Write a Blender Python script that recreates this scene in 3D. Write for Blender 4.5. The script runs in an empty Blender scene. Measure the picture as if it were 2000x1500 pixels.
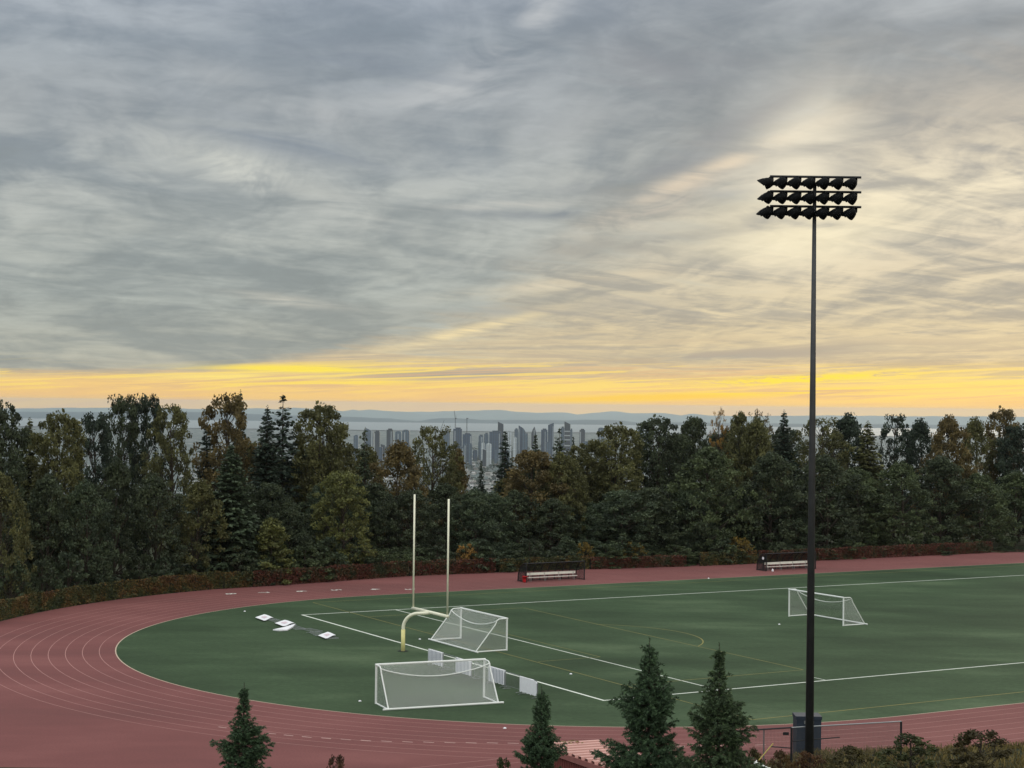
import bpy, math, random
import numpy as np
from mathutils import Vector, Matrix

SC = bpy.context.scene
COL = SC.collection
R = math.radians
def lin(r, g, b, k=1.0):
    f = lambda c: (c/255/12.92 if c/255 <= .04045 else ((c/255+.055)/1.055)**2.4)*k
    return (f(r), f(g), f(b), 1.0)

# ------------------------------------------------------------------ camera
FPX, PITCH, ROLL, CAMH = 3361.6, 0.011928, 0.0115866, 18.76     # focal length in 2000-px widths, radians, metres
cam_d = bpy.data.cameras.new('camera')
cam_d.sensor_width = 36; cam_d.lens = 36*FPX/2000
cam_d.clip_start = 0.5; cam_d.clip_end = 250000
cam = bpy.data.objects.new('camera', cam_d); COL.objects.link(cam)
_right = Vector((1,0,0)); _fwd = Vector((0, math.cos(PITCH), math.sin(PITCH))); _up = Vector((0, -math.sin(PITCH), math.cos(PITCH)))
_r2 = _right*math.cos(ROLL) + _up*math.sin(ROLL); _u2 = -_right*math.sin(ROLL) + _up*math.cos(ROLL)
cam.matrix_world = Matrix(((_r2.x,_u2.x,-_fwd.x,0),(_r2.y,_u2.y,-_fwd.y,0),(_r2.z,_u2.z,-_fwd.z,CAMH),(0,0,0,1)))
SC.camera = cam
SC.view_settings.view_transform = 'Standard'; SC.view_settings.look = 'None'
SC.view_settings.exposure = 0.0; SC.view_settings.gamma = 1.0
SC.cycles.max_bounces = 8; SC.cycles.transparent_max_bounces = 16
SC.cycles.volume_bounces = 1
SC.cycles.use_denoising = True

SUN_AZ, SUN_EL = 0.33, R(7)      # azimuth to the right of straight ahead, elevation
# ------------------------------------------------------------------ sky
world = bpy.data.worlds.new('World'); SC.world = world; world.use_nodes = True
def build_sky():
    nt = world.node_tree; N = nt.nodes; L = nt.links; N.clear()
    def val(s, x):
        if isinstance(x, (int, float)): s.default_value = x
        elif isinstance(x, tuple): s.default_value = x
        else: L.new(x, s)
    def m(op, a, b=0.0, c=0.0, clamp=False):
        n = N.new('ShaderNodeMath'); n.operation = op; n.use_clamp = clamp
        val(n.inputs[0], a); val(n.inputs[1], b); val(n.inputs[2], c); return n.outputs[0]
    add = lambda a, b: m('ADD', a, b)
    mul = lambda a, b: m('MULTIPLY', a, b)
    sub = lambda a, b: m('SUBTRACT', a, b)
    def sstep(x, a, b):
        n = N.new('ShaderNodeMapRange'); n.interpolation_type = 'SMOOTHSTEP'
        val(n.inputs['Value'], x); val(n.inputs['From Min'], a); val(n.inputs['From Max'], b); return n.outputs['Result']
    def mix(f, a, b, blend='MIX'):
        n = N.new('ShaderNodeMix'); n.data_type = 'RGBA'; n.blend_type = blend
        val(n.inputs['Factor'], f); val(n.inputs['A'], a); val(n.inputs['B'], b); return n.outputs['Result']
    def ramp(x, stops, rgb=True):
        n = N.new('ShaderNodeValToRGB'); e = n.color_ramp.elements
        while len(e) > 1: e.remove(e[0])
        for i, (p, c) in enumerate(sorted(stops, key=lambda q: q[0])):
            k = e[0] if i == 0 else e.new(p)
            k.position = p; k.color = lin(*c) if rgb else (c, c, c, 1)
        val(n.inputs[0], x); return n.outputs[0]
    def noise(x, y, z=0.0, scale=1.0, det=4.0, rough=.55, dist=0.0):
        c = N.new('ShaderNodeCombineXYZ'); val(c.inputs[0], x); val(c.inputs[1], y); val(c.inputs[2], z)
        n = N.new('ShaderNodeTexNoise'); L.new(c.outputs[0], n.inputs['Vector'])
        n.inputs['Scale'].default_value = scale; n.inputs['Detail'].default_value = det
        n.inputs['Roughness'].default_value = rough; n.inputs['Distortion'].default_value = dist
        return n.outputs['Fac']
    tc = N.new('ShaderNodeTexCoord'); sp = N.new('ShaderNodeSeparateXYZ'); L.new(tc.outputs['Generated'], sp.inputs[0])
    dx, dy, dz = sp.outputs
    u = mul(m('ARCTAN2', dx, dy), 3.3616)                 # azimuth (1 unit = 0.2975 rad)
    el = m('ARCSINE', dz); v = mul(el, 3.3616)            # elevation in the same unit
    inv = m('DIVIDE', 1.0, add(m('MAXIMUM', dz, 0.0), 0.11))
    px_, py_ = mul(dx, inv), mul(dy, inv)                 # a cloud deck seen from below
    ca, sa = math.cos(-0.22), math.sin(-0.22)
    par = add(mul(px_, sa), mul(py_, ca)); per = sub(mul(px_, ca), mul(py_, sa))
    ca2, sa2 = math.cos(1.05), math.sin(1.05)
    par2 = add(mul(px_, sa2), mul(py_, ca2)); per2 = sub(mul(px_, ca2), mul(py_, sa2))
    nA = noise(mul(par, .8), mul(per, 1.0), 3.3, 1.9, 5, .50, .9)      # broad masses
    nB = noise(mul(par, .6), mul(per, 1.25), 7.7, 4.0, 7, .56, .9)     # mottles
    nC = noise(mul(par2, .45), mul(per2, 1.5), 1.4, 3.0, 7, .56, 1.1)   # drawn out wisps
    nD = noise(px_, py_, 5.1, 9.0, 8, .66, 1.2)                         # fibres
    vs = sub(v, mul(u, .045))
    nH = noise(mul(u, 2.2), mul(vs, 34.0), 2.0, 1.0, 6, .6, .8)         # bars low in the west
    nH2 = noise(mul(u, 2.6), mul(vs, 95.0), 9.0, 1.0, 5, .6, .8)
    wob = add(add(mul(sub(nA, .5), .20), mul(sub(nB, .5), .10)), mul(sub(nC, .5), .12))
    vw = add(v, mul(wob, sstep(v, .02, .30)))
    # the cool bank: slate undersides and pale lit folds
    dk = ramp(vw, [(0,(162,160,150)),(.08,(152,158,154)),(.20,(144,152,152)),(.34,(146,154,156)),(.45,(142,151,158)),(.56,(140,149,157)),(.68,(136,147,158)),(.80,(142,152,166))])
    lt = ramp(vw, [(0,(196,190,168)),(.08,(186,186,172)),(.20,(176,182,176)),(.34,(186,190,184)),(.45,(188,192,188)),(.56,(174,179,181)),(.68,(170,177,182)),(.80,(178,186,194))])
    fold = add(add(mul(nA, .80), mul(nB, .24)), mul(nC, .28))
    tf = sstep(add(fold, mul(sub(nD, .5), .12)), .50, .84)
    cool = mix(tf, dk, lt)
    cool = mix(mul(sstep(u, -.1, .5), .45), cool, mix(1.0, cool, lin(255,246,232), 'MULTIPLY'))
    # the lit deck under and right of it
    wg = ramp(v, [(0,(240,196,136)),(.035,(242,202,134)),(.06,(206,182,146)),(.10,(186,176,156)),(.20,(174,170,158)),(.32,(168,167,160)),(.45,(172,170,164)),(.60,(160,160,158))])
    wl = ramp(v, [(0,(248,204,130)),(.035,(252,214,132)),(.06,(244,214,150)),(.10,(230,210,166)),(.20,(222,208,176)),(.32,(222,210,186)),(.42,(240,228,200)),(.55,(206,196,178)),(.70,(182,177,170))])
    ripple = add(add(mul(nA, .30), mul(nB, .42)), mul(nC, .55))
    low = sub(1.0, sstep(v, .10, .22))
    ripple = add(mul(ripple, sub(1.0, mul(low, .6))), mul(mul(nH, low), .78))
    tw = sstep(add(add(ripple, mul(sub(nD, .5), .14)), mul(sstep(u, .1, .6), .03)), .53, .77)
    warm = mix(tw, wg, wl)
    # lower edge of the bank: climbs to the right and breaks up
    ve = ramp(mul(add(u, 1.0), .5), [(0,.045),(.21,.062),(.30,.088),(.36,.108),(.42,.135),(.47,.175),(.52,.235),(.58,.30),(.64,.35),(.71,.395),(.76,.45),(.80,.54),(1.0,.66)], rgb=False)
    edge = add(sub(v, ve), add(mul(sub(nH, .5), .04), mul(add(mul(sub(nC, .5), .8), mul(sub(nA, .5), .5)), mul(sstep(u, -.5, .3), .62))))
    soft = add(.012, mul(sstep(u, -.38, .25), .15))
    mw = sstep(m('DIVIDE', edge, soft), -1.0, 1.0)        # 1 = cool bank
    c = mix(mw, warm, cool)
    k = add(1.0, mul(mul(add(mul(sub(nB, .5), .30), mul(sub(nD, .5), .20)), sstep(v, .03, .14)), .75))
    def blob(c, px, py, su, sv, slope, col, amt, nz=nC, th=(.34,.62)):
        uu = sub(u, (px-1000)/1000); vv = sub(sub(v, (790-py)/1000), mul(uu, slope))
        vv = add(vv, mul(sub(nA, .5), sv*1.6))
        e = m('POWER', 2.718, mul(add(m('POWER', mul(uu, 1/su), 2.0), m('POWER', mul(vv, 1/sv), 2.0)), -1.0))
        f = mul(mul(e, sstep(nz, *th)), amt)
        return mix(m('MINIMUM', f, 1.0), c, lin(*col))
    c = blob(c, 470, 345, .16, .040, -.32, (206,208,200), 1.1, nB)
    c = blob(c, 640, 400, .14, .030, -.30, (190,193,188), .8, nC)
    c = blob(c, 1035, 60, .06, .05, .7, (198,201,203), 1.0, nB)
    c = blob(c, 965, 110, .10, .035, .5, (186,190,193), .9, nB)
    c = blob(c, 860, 188, .15, .028, .15, (184,188,190), 1.0, nB)
    c = blob(c, 560, 215, .20, .03, -.30, (174,178,180), .8, nB)
    c = blob(c, 700, 130, .26, .05, -.1, (134,144,156), .7, nC)
    c = blob(c, 560, 285, .20, .028, -.2, (136,146,157), .9, nC)
    c = blob(c, 1300, 130, .24, .06, .1, (144,148,154), .7, nC)
    c = blob(c, 1040, 398, .15, .008, .06, (202,200,192), 1.1, nC)
    c = blob(c, 1090, 416, .17, .012, .03, (134,142,149), .9, nB)
    c = blob(c, 1240, 345, .16, .022, .18, (140,145,150), .85, nB)
    c = blob(c, 1480, 228, .13, .030, .5, (146,149,153), .95, nB)
    c = blob(c, 1400, 330, .20, .018, .42, (226,210,186), 1.0, nC)
    c = blob(c, 1300, 395, .10, .025, .25, (208,194,178), .8, nB)
    c = blob(c, 1560, 320, .10, .12, .3, (246,236,212), .9, nA, (.25,.5))
    c = blob(c, 1570, 440, .22, .06, .1, (250,238,204), .85, nA, (.25,.5))
    c = blob(c, 1420, 385, .05, .012, .1, (166,169,170), .9, nB)
    c = blob(c, 1260, 470, .24, .020, .14, (164,163,156), .9, nB)
    c = blob(c, 1150, 545, .20, .012, .12, (222,208,180), .9, nC)
    c = blob(c, 1080, 600, .26, .016, .05, (170,166,156), .7, nB)
    c = blob(c, 900, 650, .16, .010, .25, (242,222,174), 1.0, nC)
    c = blob(c, 560, 595, .10, .010, -.1, (200,198,186), .9, nC)
    c = blob(c, 1420, 690, .34, .014, .05, (166,165,156), 1.1, nH)
    c = blob(c, 880, 732, .20, .007, .03, (164,160,150), 1.2, nH, (.25,.5))
    cm = N.new('ShaderNodeVectorMath'); cm.operation = 'SCALE'; L.new(c, cm.inputs[0]); val(cm.inputs['Scale'], k); c = cm.outputs[0]
    # thin bars over the skyline: mauve grey, then lit yellow
    low2 = sub(1.0, mul(mw, .9))
    barz = mul(mul(sstep(v, .036, .05), sub(1.0, sstep(v, .10, .16))), low2)
    c = mix(mul(mul(barz, sstep(nH, .50, .60)), .75), c, lin(184,172,154))
    band = mul(sstep(v, .012, .026), sub(1.0, sstep(v, .066, .095)))
    band = mul(band, low2)
    c = mix(mul(mul(band, sub(1.0, sstep(nH2, .38, .46))), .55), c, lin(222,184,142))
    c = mix(mul(mul(band, sstep(nH2, .52, .57)), .75), c, lin(254,223,122))
    c = mix(mul(mul(sub(1.0, sstep(v, .012, .034)), sstep(nH2, .5, .6)), .5), c, lin(250,206,120))
    c = blob(c, 590, 726, .15, .006, 0, (255,230,96), 1.4, nH2, (.35,.5))
    c = blob(c, 480, 742, .16, .006, .02, (255,228,130), 1.2, nH2, (.35,.5))
    c = blob(c, 640, 752, .2, .005, .02, (255,224,110), 1.3, nH2, (.35,.5))
    c = blob(c, 1560, 733, .17, .008, .06, (255,228,86), 1.6, nD, (.35,.55))
    c = blob(c, 1520, 760, .28, .006, .045, (255,222,90), 1.2, nH2, (.35,.5))
    c = blob(c, 1240, 775, .20, .005, .03, (255,210,90), 1.4, nH2, (.35,.5))
    c = blob(c, 1800, 745, .20, .03, .05, (255,226,120), .6, nH2, (.35,.5))
    # unseen overcast overhead and behind the camera, boosted to light the foreground
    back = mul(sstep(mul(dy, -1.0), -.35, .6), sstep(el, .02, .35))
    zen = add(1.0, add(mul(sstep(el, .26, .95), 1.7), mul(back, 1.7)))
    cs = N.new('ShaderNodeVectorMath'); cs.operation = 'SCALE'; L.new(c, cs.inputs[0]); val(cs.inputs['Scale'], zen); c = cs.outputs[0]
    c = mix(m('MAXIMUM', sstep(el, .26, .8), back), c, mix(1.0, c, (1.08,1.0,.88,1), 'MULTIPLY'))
    c = mix(sub(1.0, sstep(el, -.05, -.02)), c, lin(120,122,118))
    sky = N.new('ShaderNodeTexSky'); sky.sky_type = 'NISHITA'; sky.sun_disc = False
    sky.sun_elevation = SUN_EL; sky.sun_rotation = SUN_AZ; sky.altitude = 380
    b1 = N.new('ShaderNodeBackground'); L.new(sky.outputs[0], b1.inputs[0]); b1.inputs[1].default_value = .05
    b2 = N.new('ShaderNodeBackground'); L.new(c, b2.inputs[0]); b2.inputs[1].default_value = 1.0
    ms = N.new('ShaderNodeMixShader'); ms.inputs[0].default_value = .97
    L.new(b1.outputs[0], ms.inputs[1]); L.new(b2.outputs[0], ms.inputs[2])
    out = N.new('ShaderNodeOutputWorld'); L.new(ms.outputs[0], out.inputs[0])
build_sky()
world.cycles.sampling_method = 'MANUAL'; world.cycles.sample_map_resolution = 512

# ------------------------------------------------------------------ sun behind the cloud, low on the right
sun_d = bpy.data.lights.new('sun', 'SUN'); sun_d.energy = 0.5; sun_d.angle = R(18); sun_d.color = (1.0, .84, .62)
sun = bpy.data.objects.new('sun', sun_d); COL.objects.link(sun)
_d = -Vector((math.sin(SUN_AZ)*math.cos(SUN_EL), math.cos(SUN_AZ)*math.cos(SUN_EL), math.sin(SUN_EL)))
sun.rotation_euler = _d.to_track_quat('-Z', 'Y').to_euler()

# ------------------------------------------------------------------ geometry of the place
A0 = np.array([-18.27, 151.975]); EV = np.array([0.49917, -0.86650]); SV = np.array([0.86650, 0.49917])
CS, CE, RIN, ROUT = 13.7, 25.0, 36.4, 46.16           # centre of the near turn, radii of the lanes (field coordinates)
def W2(s, e): p = A0 + SV*s + EV*e; return float(p[0]), float(p[1])
def W3(s, e, z=0.0): x, y = W2(s, e); return Vector((x, y, z))
def SE(x, y): q = np.array([x, y]) - A0; return float(q@SV), float(q@EV)
def ray(px, py):
    a, b = (px-1000)/FPX, -(py-750)/FPX
    d = _r2*a + _u2*b + _fwd
    return d
def at(px, py, depth):
    d = ray(px, py); k = depth/d.y; return Vector((d.x*k, depth, CAMH + d.z*k))
def onz(px, py, z=0.0):
    d = ray(px, py); k = (z-CAMH)/d.z; return Vector((d.x*k, d.y*k, z))
def sm(x, a, b):
    t = np.clip((x-a)/(b-a), 0, 1); return t*t*(3-2*t)
def terrain(x, y):
    x = np.asarray(x, float); y = np.asarray(y, float)
    qx, qy = x-A0[0], y-A0[1]
    s = qx*SV[0]+qy*SV[1]; e = qx*EV[0]+qy*EV[1]
    t = np.where(s < CS, np.hypot(s-CS, e-CE), np.abs(e-CE)) - ROUT
    w = np.maximum(0, t-13)*sm(y, 120, 165)
    zf = -np.minimum(.05*np.maximum(w-6, 0) + .16*np.maximum(w-250, 0), 194.0)
    zn = .6*np.maximum(0, 18.26-.2115*np.maximum(y, 0))*(y < 100)
    zb = 3.2*sm(t, 2.5, 15)*sm(x, 7, 14)*sm(e, 50, 62)*(1-sm(y, 200, 320))
    zn = np.maximum(zn, zb)
    far = np.maximum(0, np.hypot(x, y)-3000)
    return np.where(zf < 0, zf, zn) - far**2/(2*7.4e6)
def tz(x, y): return float(terrain(x, y))

# ------------------------------------------------------------------ helpers
def tag(o, label=None, cat=None, group=None, kind=None):
    if label: o['label'] = label
    if cat: o['category'] = cat
    if group: o['group'] = group
    if kind: o['kind'] = kind
    return o
def empty(name, loc, label, cat, group=None, rz=0.0):
    o = bpy.data.objects.new(name, None); COL.objects.link(o); o.location = loc; o.rotation_euler = (0, 0, rz)
    o.empty_display_size = .3
    return tag(o, label, cat, group)
class MB:
    """collects shapes; build() links them as one mesh object"""
    def __init__(s): s.v = []; s.f = []; s.n = 0; s.t = []
    def raw(s, verts, faces, tint=0.5):
        verts = np.asarray(verts, float).reshape(-1, 3); s.v.append(verts)
        for f in faces: s.f.append([i+s.n for i in f]); s.t.append(tint)
        s.n += len(verts); return s
    def box(s, c, size, ax=None, bev=0.0):
        c = Vector(c); hx, hy, hz = [q/2 for q in size]
        X, Y, Z = ax or (Vector((1,0,0)), Vector((0,1,0)), Vector((0,0,1)))
        vs = [c + X*(a*hx) + Y*(b*hy) + Z*(d*hz) for d in (-1,1) for a, b in ((-1,-1),(1,-1),(1,1),(-1,1))]
        return s.raw(vs, [(3,2,1,0),(4,5,6,7),(0,1,5,4),(1,2,6,5),(2,3,7,6),(3,0,4,7)])
    def tube(s, pts, rad, sides=8, cap=True):
        pts = [Vector(p) for p in pts]
        if isinstance(rad, (int, float)): rad = [rad]*len(pts)
        vs = []; prev = None
        for i, p in enumerate(pts):
            t = (pts[min(i+1, len(pts)-1)] - pts[max(i-1, 0)]).normalized()
            ref = Vector((0,0,1)) if abs(t.z) < .95 else Vector((1,0,0))
            if prev is not None: ref = prev
            a = (ref - t*ref.dot(t)); a = a.normalized() if a.length > 1e-6 else t.orthogonal().normalized()
            b = t.cross(a); prev = a
            for k in range(sides):
                q = 2*math.pi*k/sides; vs.append(p + (a*math.cos(q)+b*math.sin(q))*rad[i])
        fs = []
        for i in range(len(pts)-1):
            for k in range(sides):
                k2 = (k+1) % sides; fs.append((i*sides+k, i*sides+k2, (i+1)*sides+k2, (i+1)*sides+k))
        if cap: fs.append(tuple(range(sides-1, -1, -1))); fs.append(tuple((len(pts)-1)*sides+k for k in range(sides)))
        return s.raw(vs, fs)
    def prism(s, poly, z0, z1):
        n = len(poly); vs = [(p[0], p[1], z0) for p in poly] + [(p[0], p[1], z1) for p in poly]
        return s.raw(vs, [tuple(range(n-1, -1, -1)), tuple(range(n, 2*n))] + [(i, (i+1) % n, n+(i+1) % n, n+i) for i in range(n)])
    def build(s, name, mat, parent=None, smooth=False):
        me = bpy.data.meshes.new(name); me.from_pydata([tuple(q) for q in np.vstack(s.v)], [], s.f)
        if smooth: me.polygons.foreach_set('use_smooth', [True]*len(me.polygons))
        me.materials.append(mat); me.update()
        o = bpy.data.objects.new(name, me); COL.objects.link(o)
        if parent: o.parent = parent
        return o
def quads_mesh(name, V, tint, mat):
    """V (N,4,3) loose quads, one tint value per quad"""
    n = len(V); me = bpy.data.meshes.new(name)
    me.vertices.add(4*n); me.vertices.foreach_set('co', np.ascontiguousarray(V, np.float32).ravel())
    me.loops.add(4*n); me.loops.foreach_set('vertex_index', np.arange(4*n, dtype=np.int32))
    me.polygons.add(n); me.polygons.foreach_set('loop_start', np.arange(0, 4*n, 4, dtype=np.int32))
    me.polygons.foreach_set('loop_total', np.full(n, 4, np.int32))
    at_ = me.attributes.new('tint', 'FLOAT', 'FACE'); at_.data.foreach_set('value', np.asarray(tint, np.float32))
    me.materials.append(mat); me.update(); me.validate()
    return me
def mobj(name, me, parent=None, loc=None, color=None):
    o = bpy.data.objects.new(name, me); COL.objects.link(o)
    if parent: o.parent = parent
    if loc is not None: o.location = loc
    if color: o.color = color
    return o

# ------------------------------------------------------------------ materials
MATS = {}
def mat(name, col, rough=.6, metal=0.0, spec=.4, var=0.0, scale=4.0, bump=0.0, objcol=False):
    if name in MATS: return MATS[name]
    M = bpy.data.materials.new(name); M.use_nodes = True; nt = M.node_tree; N = nt.nodes; L = nt.links
    b = N['Principled BSDF']; b.inputs['Roughness'].default_value = rough; b.inputs['Metallic'].default_value = metal
    b.inputs['Specular IOR Level'].default_value = spec; b.inputs['Base Color'].default_value = col
    src = None
    if objcol: oi = N.new('ShaderNodeObjectInfo'); src = oi.outputs['Color']
    if var or bump:
        tcn = N.new('ShaderNodeTexCoord'); nz = N.new('ShaderNodeTexNoise'); nz.inputs['Scale'].default_value = scale; nz.inputs['Detail'].default_value = 6
        L.new(tcn.outputs['Object'], nz.inputs['Vector'])
        if var:
            mr = N.new('ShaderNodeMapRange'); mr.inputs['From Min'].default_value = .25; mr.inputs['From Max'].default_value = .75
            mr.inputs['To Min'].default_value = 1-var; mr.inputs['To Max'].default_value = 1+var; L.new(nz.outputs['Fac'], mr.inputs['Value'])
            vm = N.new('ShaderNodeVectorMath'); vm.operation = 'SCALE'; vm.inputs[0].default_value = col[:3]
            if src: L.new(src, vm.inputs[0])
            L.new(mr.outputs[0], vm.inputs['Scale']); src = vm.outputs[0]
        if bump:
            bp = N.new('ShaderNodeBump'); bp.inputs['Strength'].default_value = bump; L.new(nz.outputs['Fac'], bp.inputs['Height']); L.new(bp.outputs[0], b.inputs['Normal'])
    if src: L.new(src, b.inputs['Base Color'])
    MATS[name] = M; return M
def leaf_mat(name, hue=(1.12, 1.06, .85), transl=.25, noise_cols=None):
    """foliage: object colour, varied leaf by leaf by the mesh's tint"""
    M = bpy.data.materials.new(name); M.use_nodes = True; nt = M.node_tree; N = nt.nodes; L = nt.links; N.clear()
    oi = N.new('ShaderNodeObjectInfo'); at_ = N.new('ShaderNodeAttribute'); at_.attribute_name = 'tint'
    col = oi.outputs['Color']
    if noise_cols:
        tcn = N.new('ShaderNodeTexCoord'); nz = N.new('ShaderNodeTexNoise'); nz.inputs['Scale'].default_value = .55; nz.inputs['Detail'].default_value = 5
        L.new(tcn.outputs['Object'], nz.inputs['Vector'])
        ad = N.new('ShaderNodeMath'); ad.operation = 'MULTIPLY_ADD'; L.new(at_.outputs['Fac'], ad.inputs[0]); ad.inputs[1].default_value = .22; L.new(nz.outputs['Fac'], ad.inputs[2])
        sb = N.new('ShaderNodeMath'); sb.operation = 'SUBTRACT'; L.new(ad.outputs[0], sb.inputs[0]); sb.inputs[1].default_value = .11
        rp = N.new('ShaderNodeValToRGB'); e = rp.color_ramp.elements
        e[0].position = noise_cols[0][0]; e[0].color = noise_cols[0][1]; e[1].position = noise_cols[-1][0]; e[1].color = noise_cols[-1][1]
        for p, c in noise_cols[1:-1]: q = e.new(p); q.color = c
        L.new(sb.outputs[0], rp.inputs[0]); col = rp.outputs[0]
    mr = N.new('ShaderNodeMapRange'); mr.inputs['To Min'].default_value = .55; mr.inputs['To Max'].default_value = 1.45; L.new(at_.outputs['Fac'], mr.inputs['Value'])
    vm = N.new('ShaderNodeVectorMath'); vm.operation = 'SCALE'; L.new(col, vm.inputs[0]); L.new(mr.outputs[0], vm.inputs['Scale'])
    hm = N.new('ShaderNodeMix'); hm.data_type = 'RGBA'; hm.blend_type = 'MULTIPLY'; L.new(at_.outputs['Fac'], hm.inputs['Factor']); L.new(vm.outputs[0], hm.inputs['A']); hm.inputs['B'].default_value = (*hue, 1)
    d = N.new('ShaderNodeBsdfPrincipled'); L.new(hm.outputs['Result'], d.inputs['Base Color']); d.inputs['Roughness'].default_value = .6; d.inputs['Specular IOR Level'].default_value = .25
    t = N.new('ShaderNodeBsdfTranslucent'); L.new(hm.outputs['Result'], t.inputs['Color'])
    ms = N.new('ShaderNodeMixShader'); ms.inputs[0].default_value = transl; L.new(d.outputs[0], ms.inputs[1]); L.new(t.outputs[0], ms.inputs[2])
    o = N.new('ShaderNodeOutputMaterial'); L.new(ms.outputs[0], o.inputs[0]); return M
LEAF = leaf_mat('leaves'); NEEDLE = leaf_mat('needles', (1.1, 1.1, .9), .12)
VINE = leaf_mat('vine_leaves', (1.2, 1.0, .8), .2, [(.30, lin(62,72,52)), (.40, lin(92,76,58)), (.48, lin(104,68,58)), (.58, lin(98,60,54)), (.66, lin(80,76,58))])
VINE2 = leaf_mat('green_vine_leaves', (1.2, 1.0, .8), .2, [(.30, lin(66,78,54)), (.45, lin(88,90,58)), (.55, lin(110,92,58)), (.66, lin(98,70,55)), (.75, lin(74,86,58))])
BARK = mat('bark', lin(62,54,46), .9, var=.4, scale=3)
WHITE = mat('white_paint', lin(232,234,230), .45, var=.05, scale=8)
WHITEP = mat('white_line_paint', lin(222,226,216), .8, var=.15, scale=.7)
PALEP = mat('pale_lane_paint', lin(172,126,120), .8, var=.15, scale=.6)
YELP = mat('yellow_line_paint', lin(128,122,66), .8, var=.2, scale=.5)
CREAM = mat('cream_goalpost_paint', lin(238,236,212), .45, var=.06, scale=3)
YELLOW = mat('yellow_pad_vinyl', lin(224,216,148), .5, var=.06, scale=3)
BLACK = mat('black_steel', (.012,.013,.016,1), .5)
STEEL = mat('galvanised_steel', lin(150,154,156), .4, .7)
BENCH = mat('bench_board', lin(232,230,220), .5, var=.06, scale=3)
REDP = mat('red_plastic', lin(196,38,44), .4)
NAVY = mat('navy_panel', lin(38,48,62), .6, var=.1)
CLOTH = mat('white_banner_cloth', lin(236,236,240), .85, var=.05, scale=3)
PINK = mat('faded_pink_print', lin(216,186,196), .85, var=.15, scale=9)
BLUEP = mat('blue_print', lin(70,110,170), .85)
LAMPM = mat('dark_lamp_housing', (.003,.0035,.004,1), .6, spec=.1)
GLASSM = mat('lamp_glass', (.03,.035,.04,1), .1)

def net_mat(name, cell, cover, col):
    M = bpy.data.materials.new(name); M.use_nodes = True; nt = M.node_tree; N = nt.nodes; L = nt.links; N.clear()
    uv = N.new('ShaderNodeUVMap'); mp = N.new('ShaderNodeSeparateXYZ'); L.new(uv.outputs[0], mp.inputs[0])
    outs = []
    for i in (0, 1):
        a = N.new('ShaderNodeMath'); a.operation = 'DIVIDE'; L.new(mp.outputs[i], a.inputs[0]); a.inputs[1].default_value = cell
        f = N.new('ShaderNodeMath'); f.operation = 'FRACT'; L.new(a.outputs[0], f.inputs[0])
        g = N.new('ShaderNodeMath'); g.operation = 'LESS_THAN'; L.new(f.outputs[0], g.inputs[0]); g.inputs[1].default_value = cover; outs.append(g.outputs[0])
    mx = N.new('ShaderNodeMath'); mx.operation = 'MAXIMUM'; L.new(outs[0], mx.inputs[0]); L.new(outs[1], mx.inputs[1])
    tr = N.new('ShaderNodeBsdfTransparent'); d = N.new('ShaderNodeBsdfDiffuse'); d.inputs[0].default_value = col
    ms = N.new('ShaderNodeMixShader'); L.new(mx.outputs[0], ms.inputs[0]); L.new(tr.outputs[0], ms.inputs[1]); L.new(d.outputs[0], ms.inputs[2])
    o = N.new('ShaderNodeOutputMaterial'); L.new(ms.outputs[0], o.inputs[0]); return M
NET = net_mat('white_goal_net', .05, .10, lin(226,228,224)); MESH = net_mat('dark_shade_mesh', .03, .30, (.03,.034,.036,1))
LINK = net_mat('chain_link', .06, .10, (.10,.10,.10,1))
def net_panel(name, P00, P10, P11, P01, mtl, parent, sag=None, nu=16, nv=6):
    """bilinear panel with UVs in metres; sag(u,v) offsets the point"""
    P = [Vector(q) for q in (P00, P10, P11, P01)]; lu = (P[1]-P[0]).length; lv = (P[3]-P[0]).length
    vs, uvs, fs = [], [], []
    for j in range(nv+1):
        for i in range(nu+1):
            a, b = i/nu, j/nv
            p = (P[0]*(1-a)+P[1]*a)*(1-b) + (P[3]*(1-a)+P[2]*a)*b
            if sag: p = p + sag(a, b)
            vs.append(tuple(p)); uvs.append((a*lu, b*lv))
    for j in range(nv):
        for i in range(nu): k = j*(nu+1)+i; fs.append((k, k+1, k+nu+2, k+nu+1))
    me = bpy.data.meshes.new(name); me.from_pydata(vs, [], fs); ul = me.uv_layers.new(name='UVMap')
    for l in me.loops: ul.data[l.index].uv = uvs[l.vertex_index]
    me.materials.append(mtl); return mobj(name, me, parent)

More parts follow.
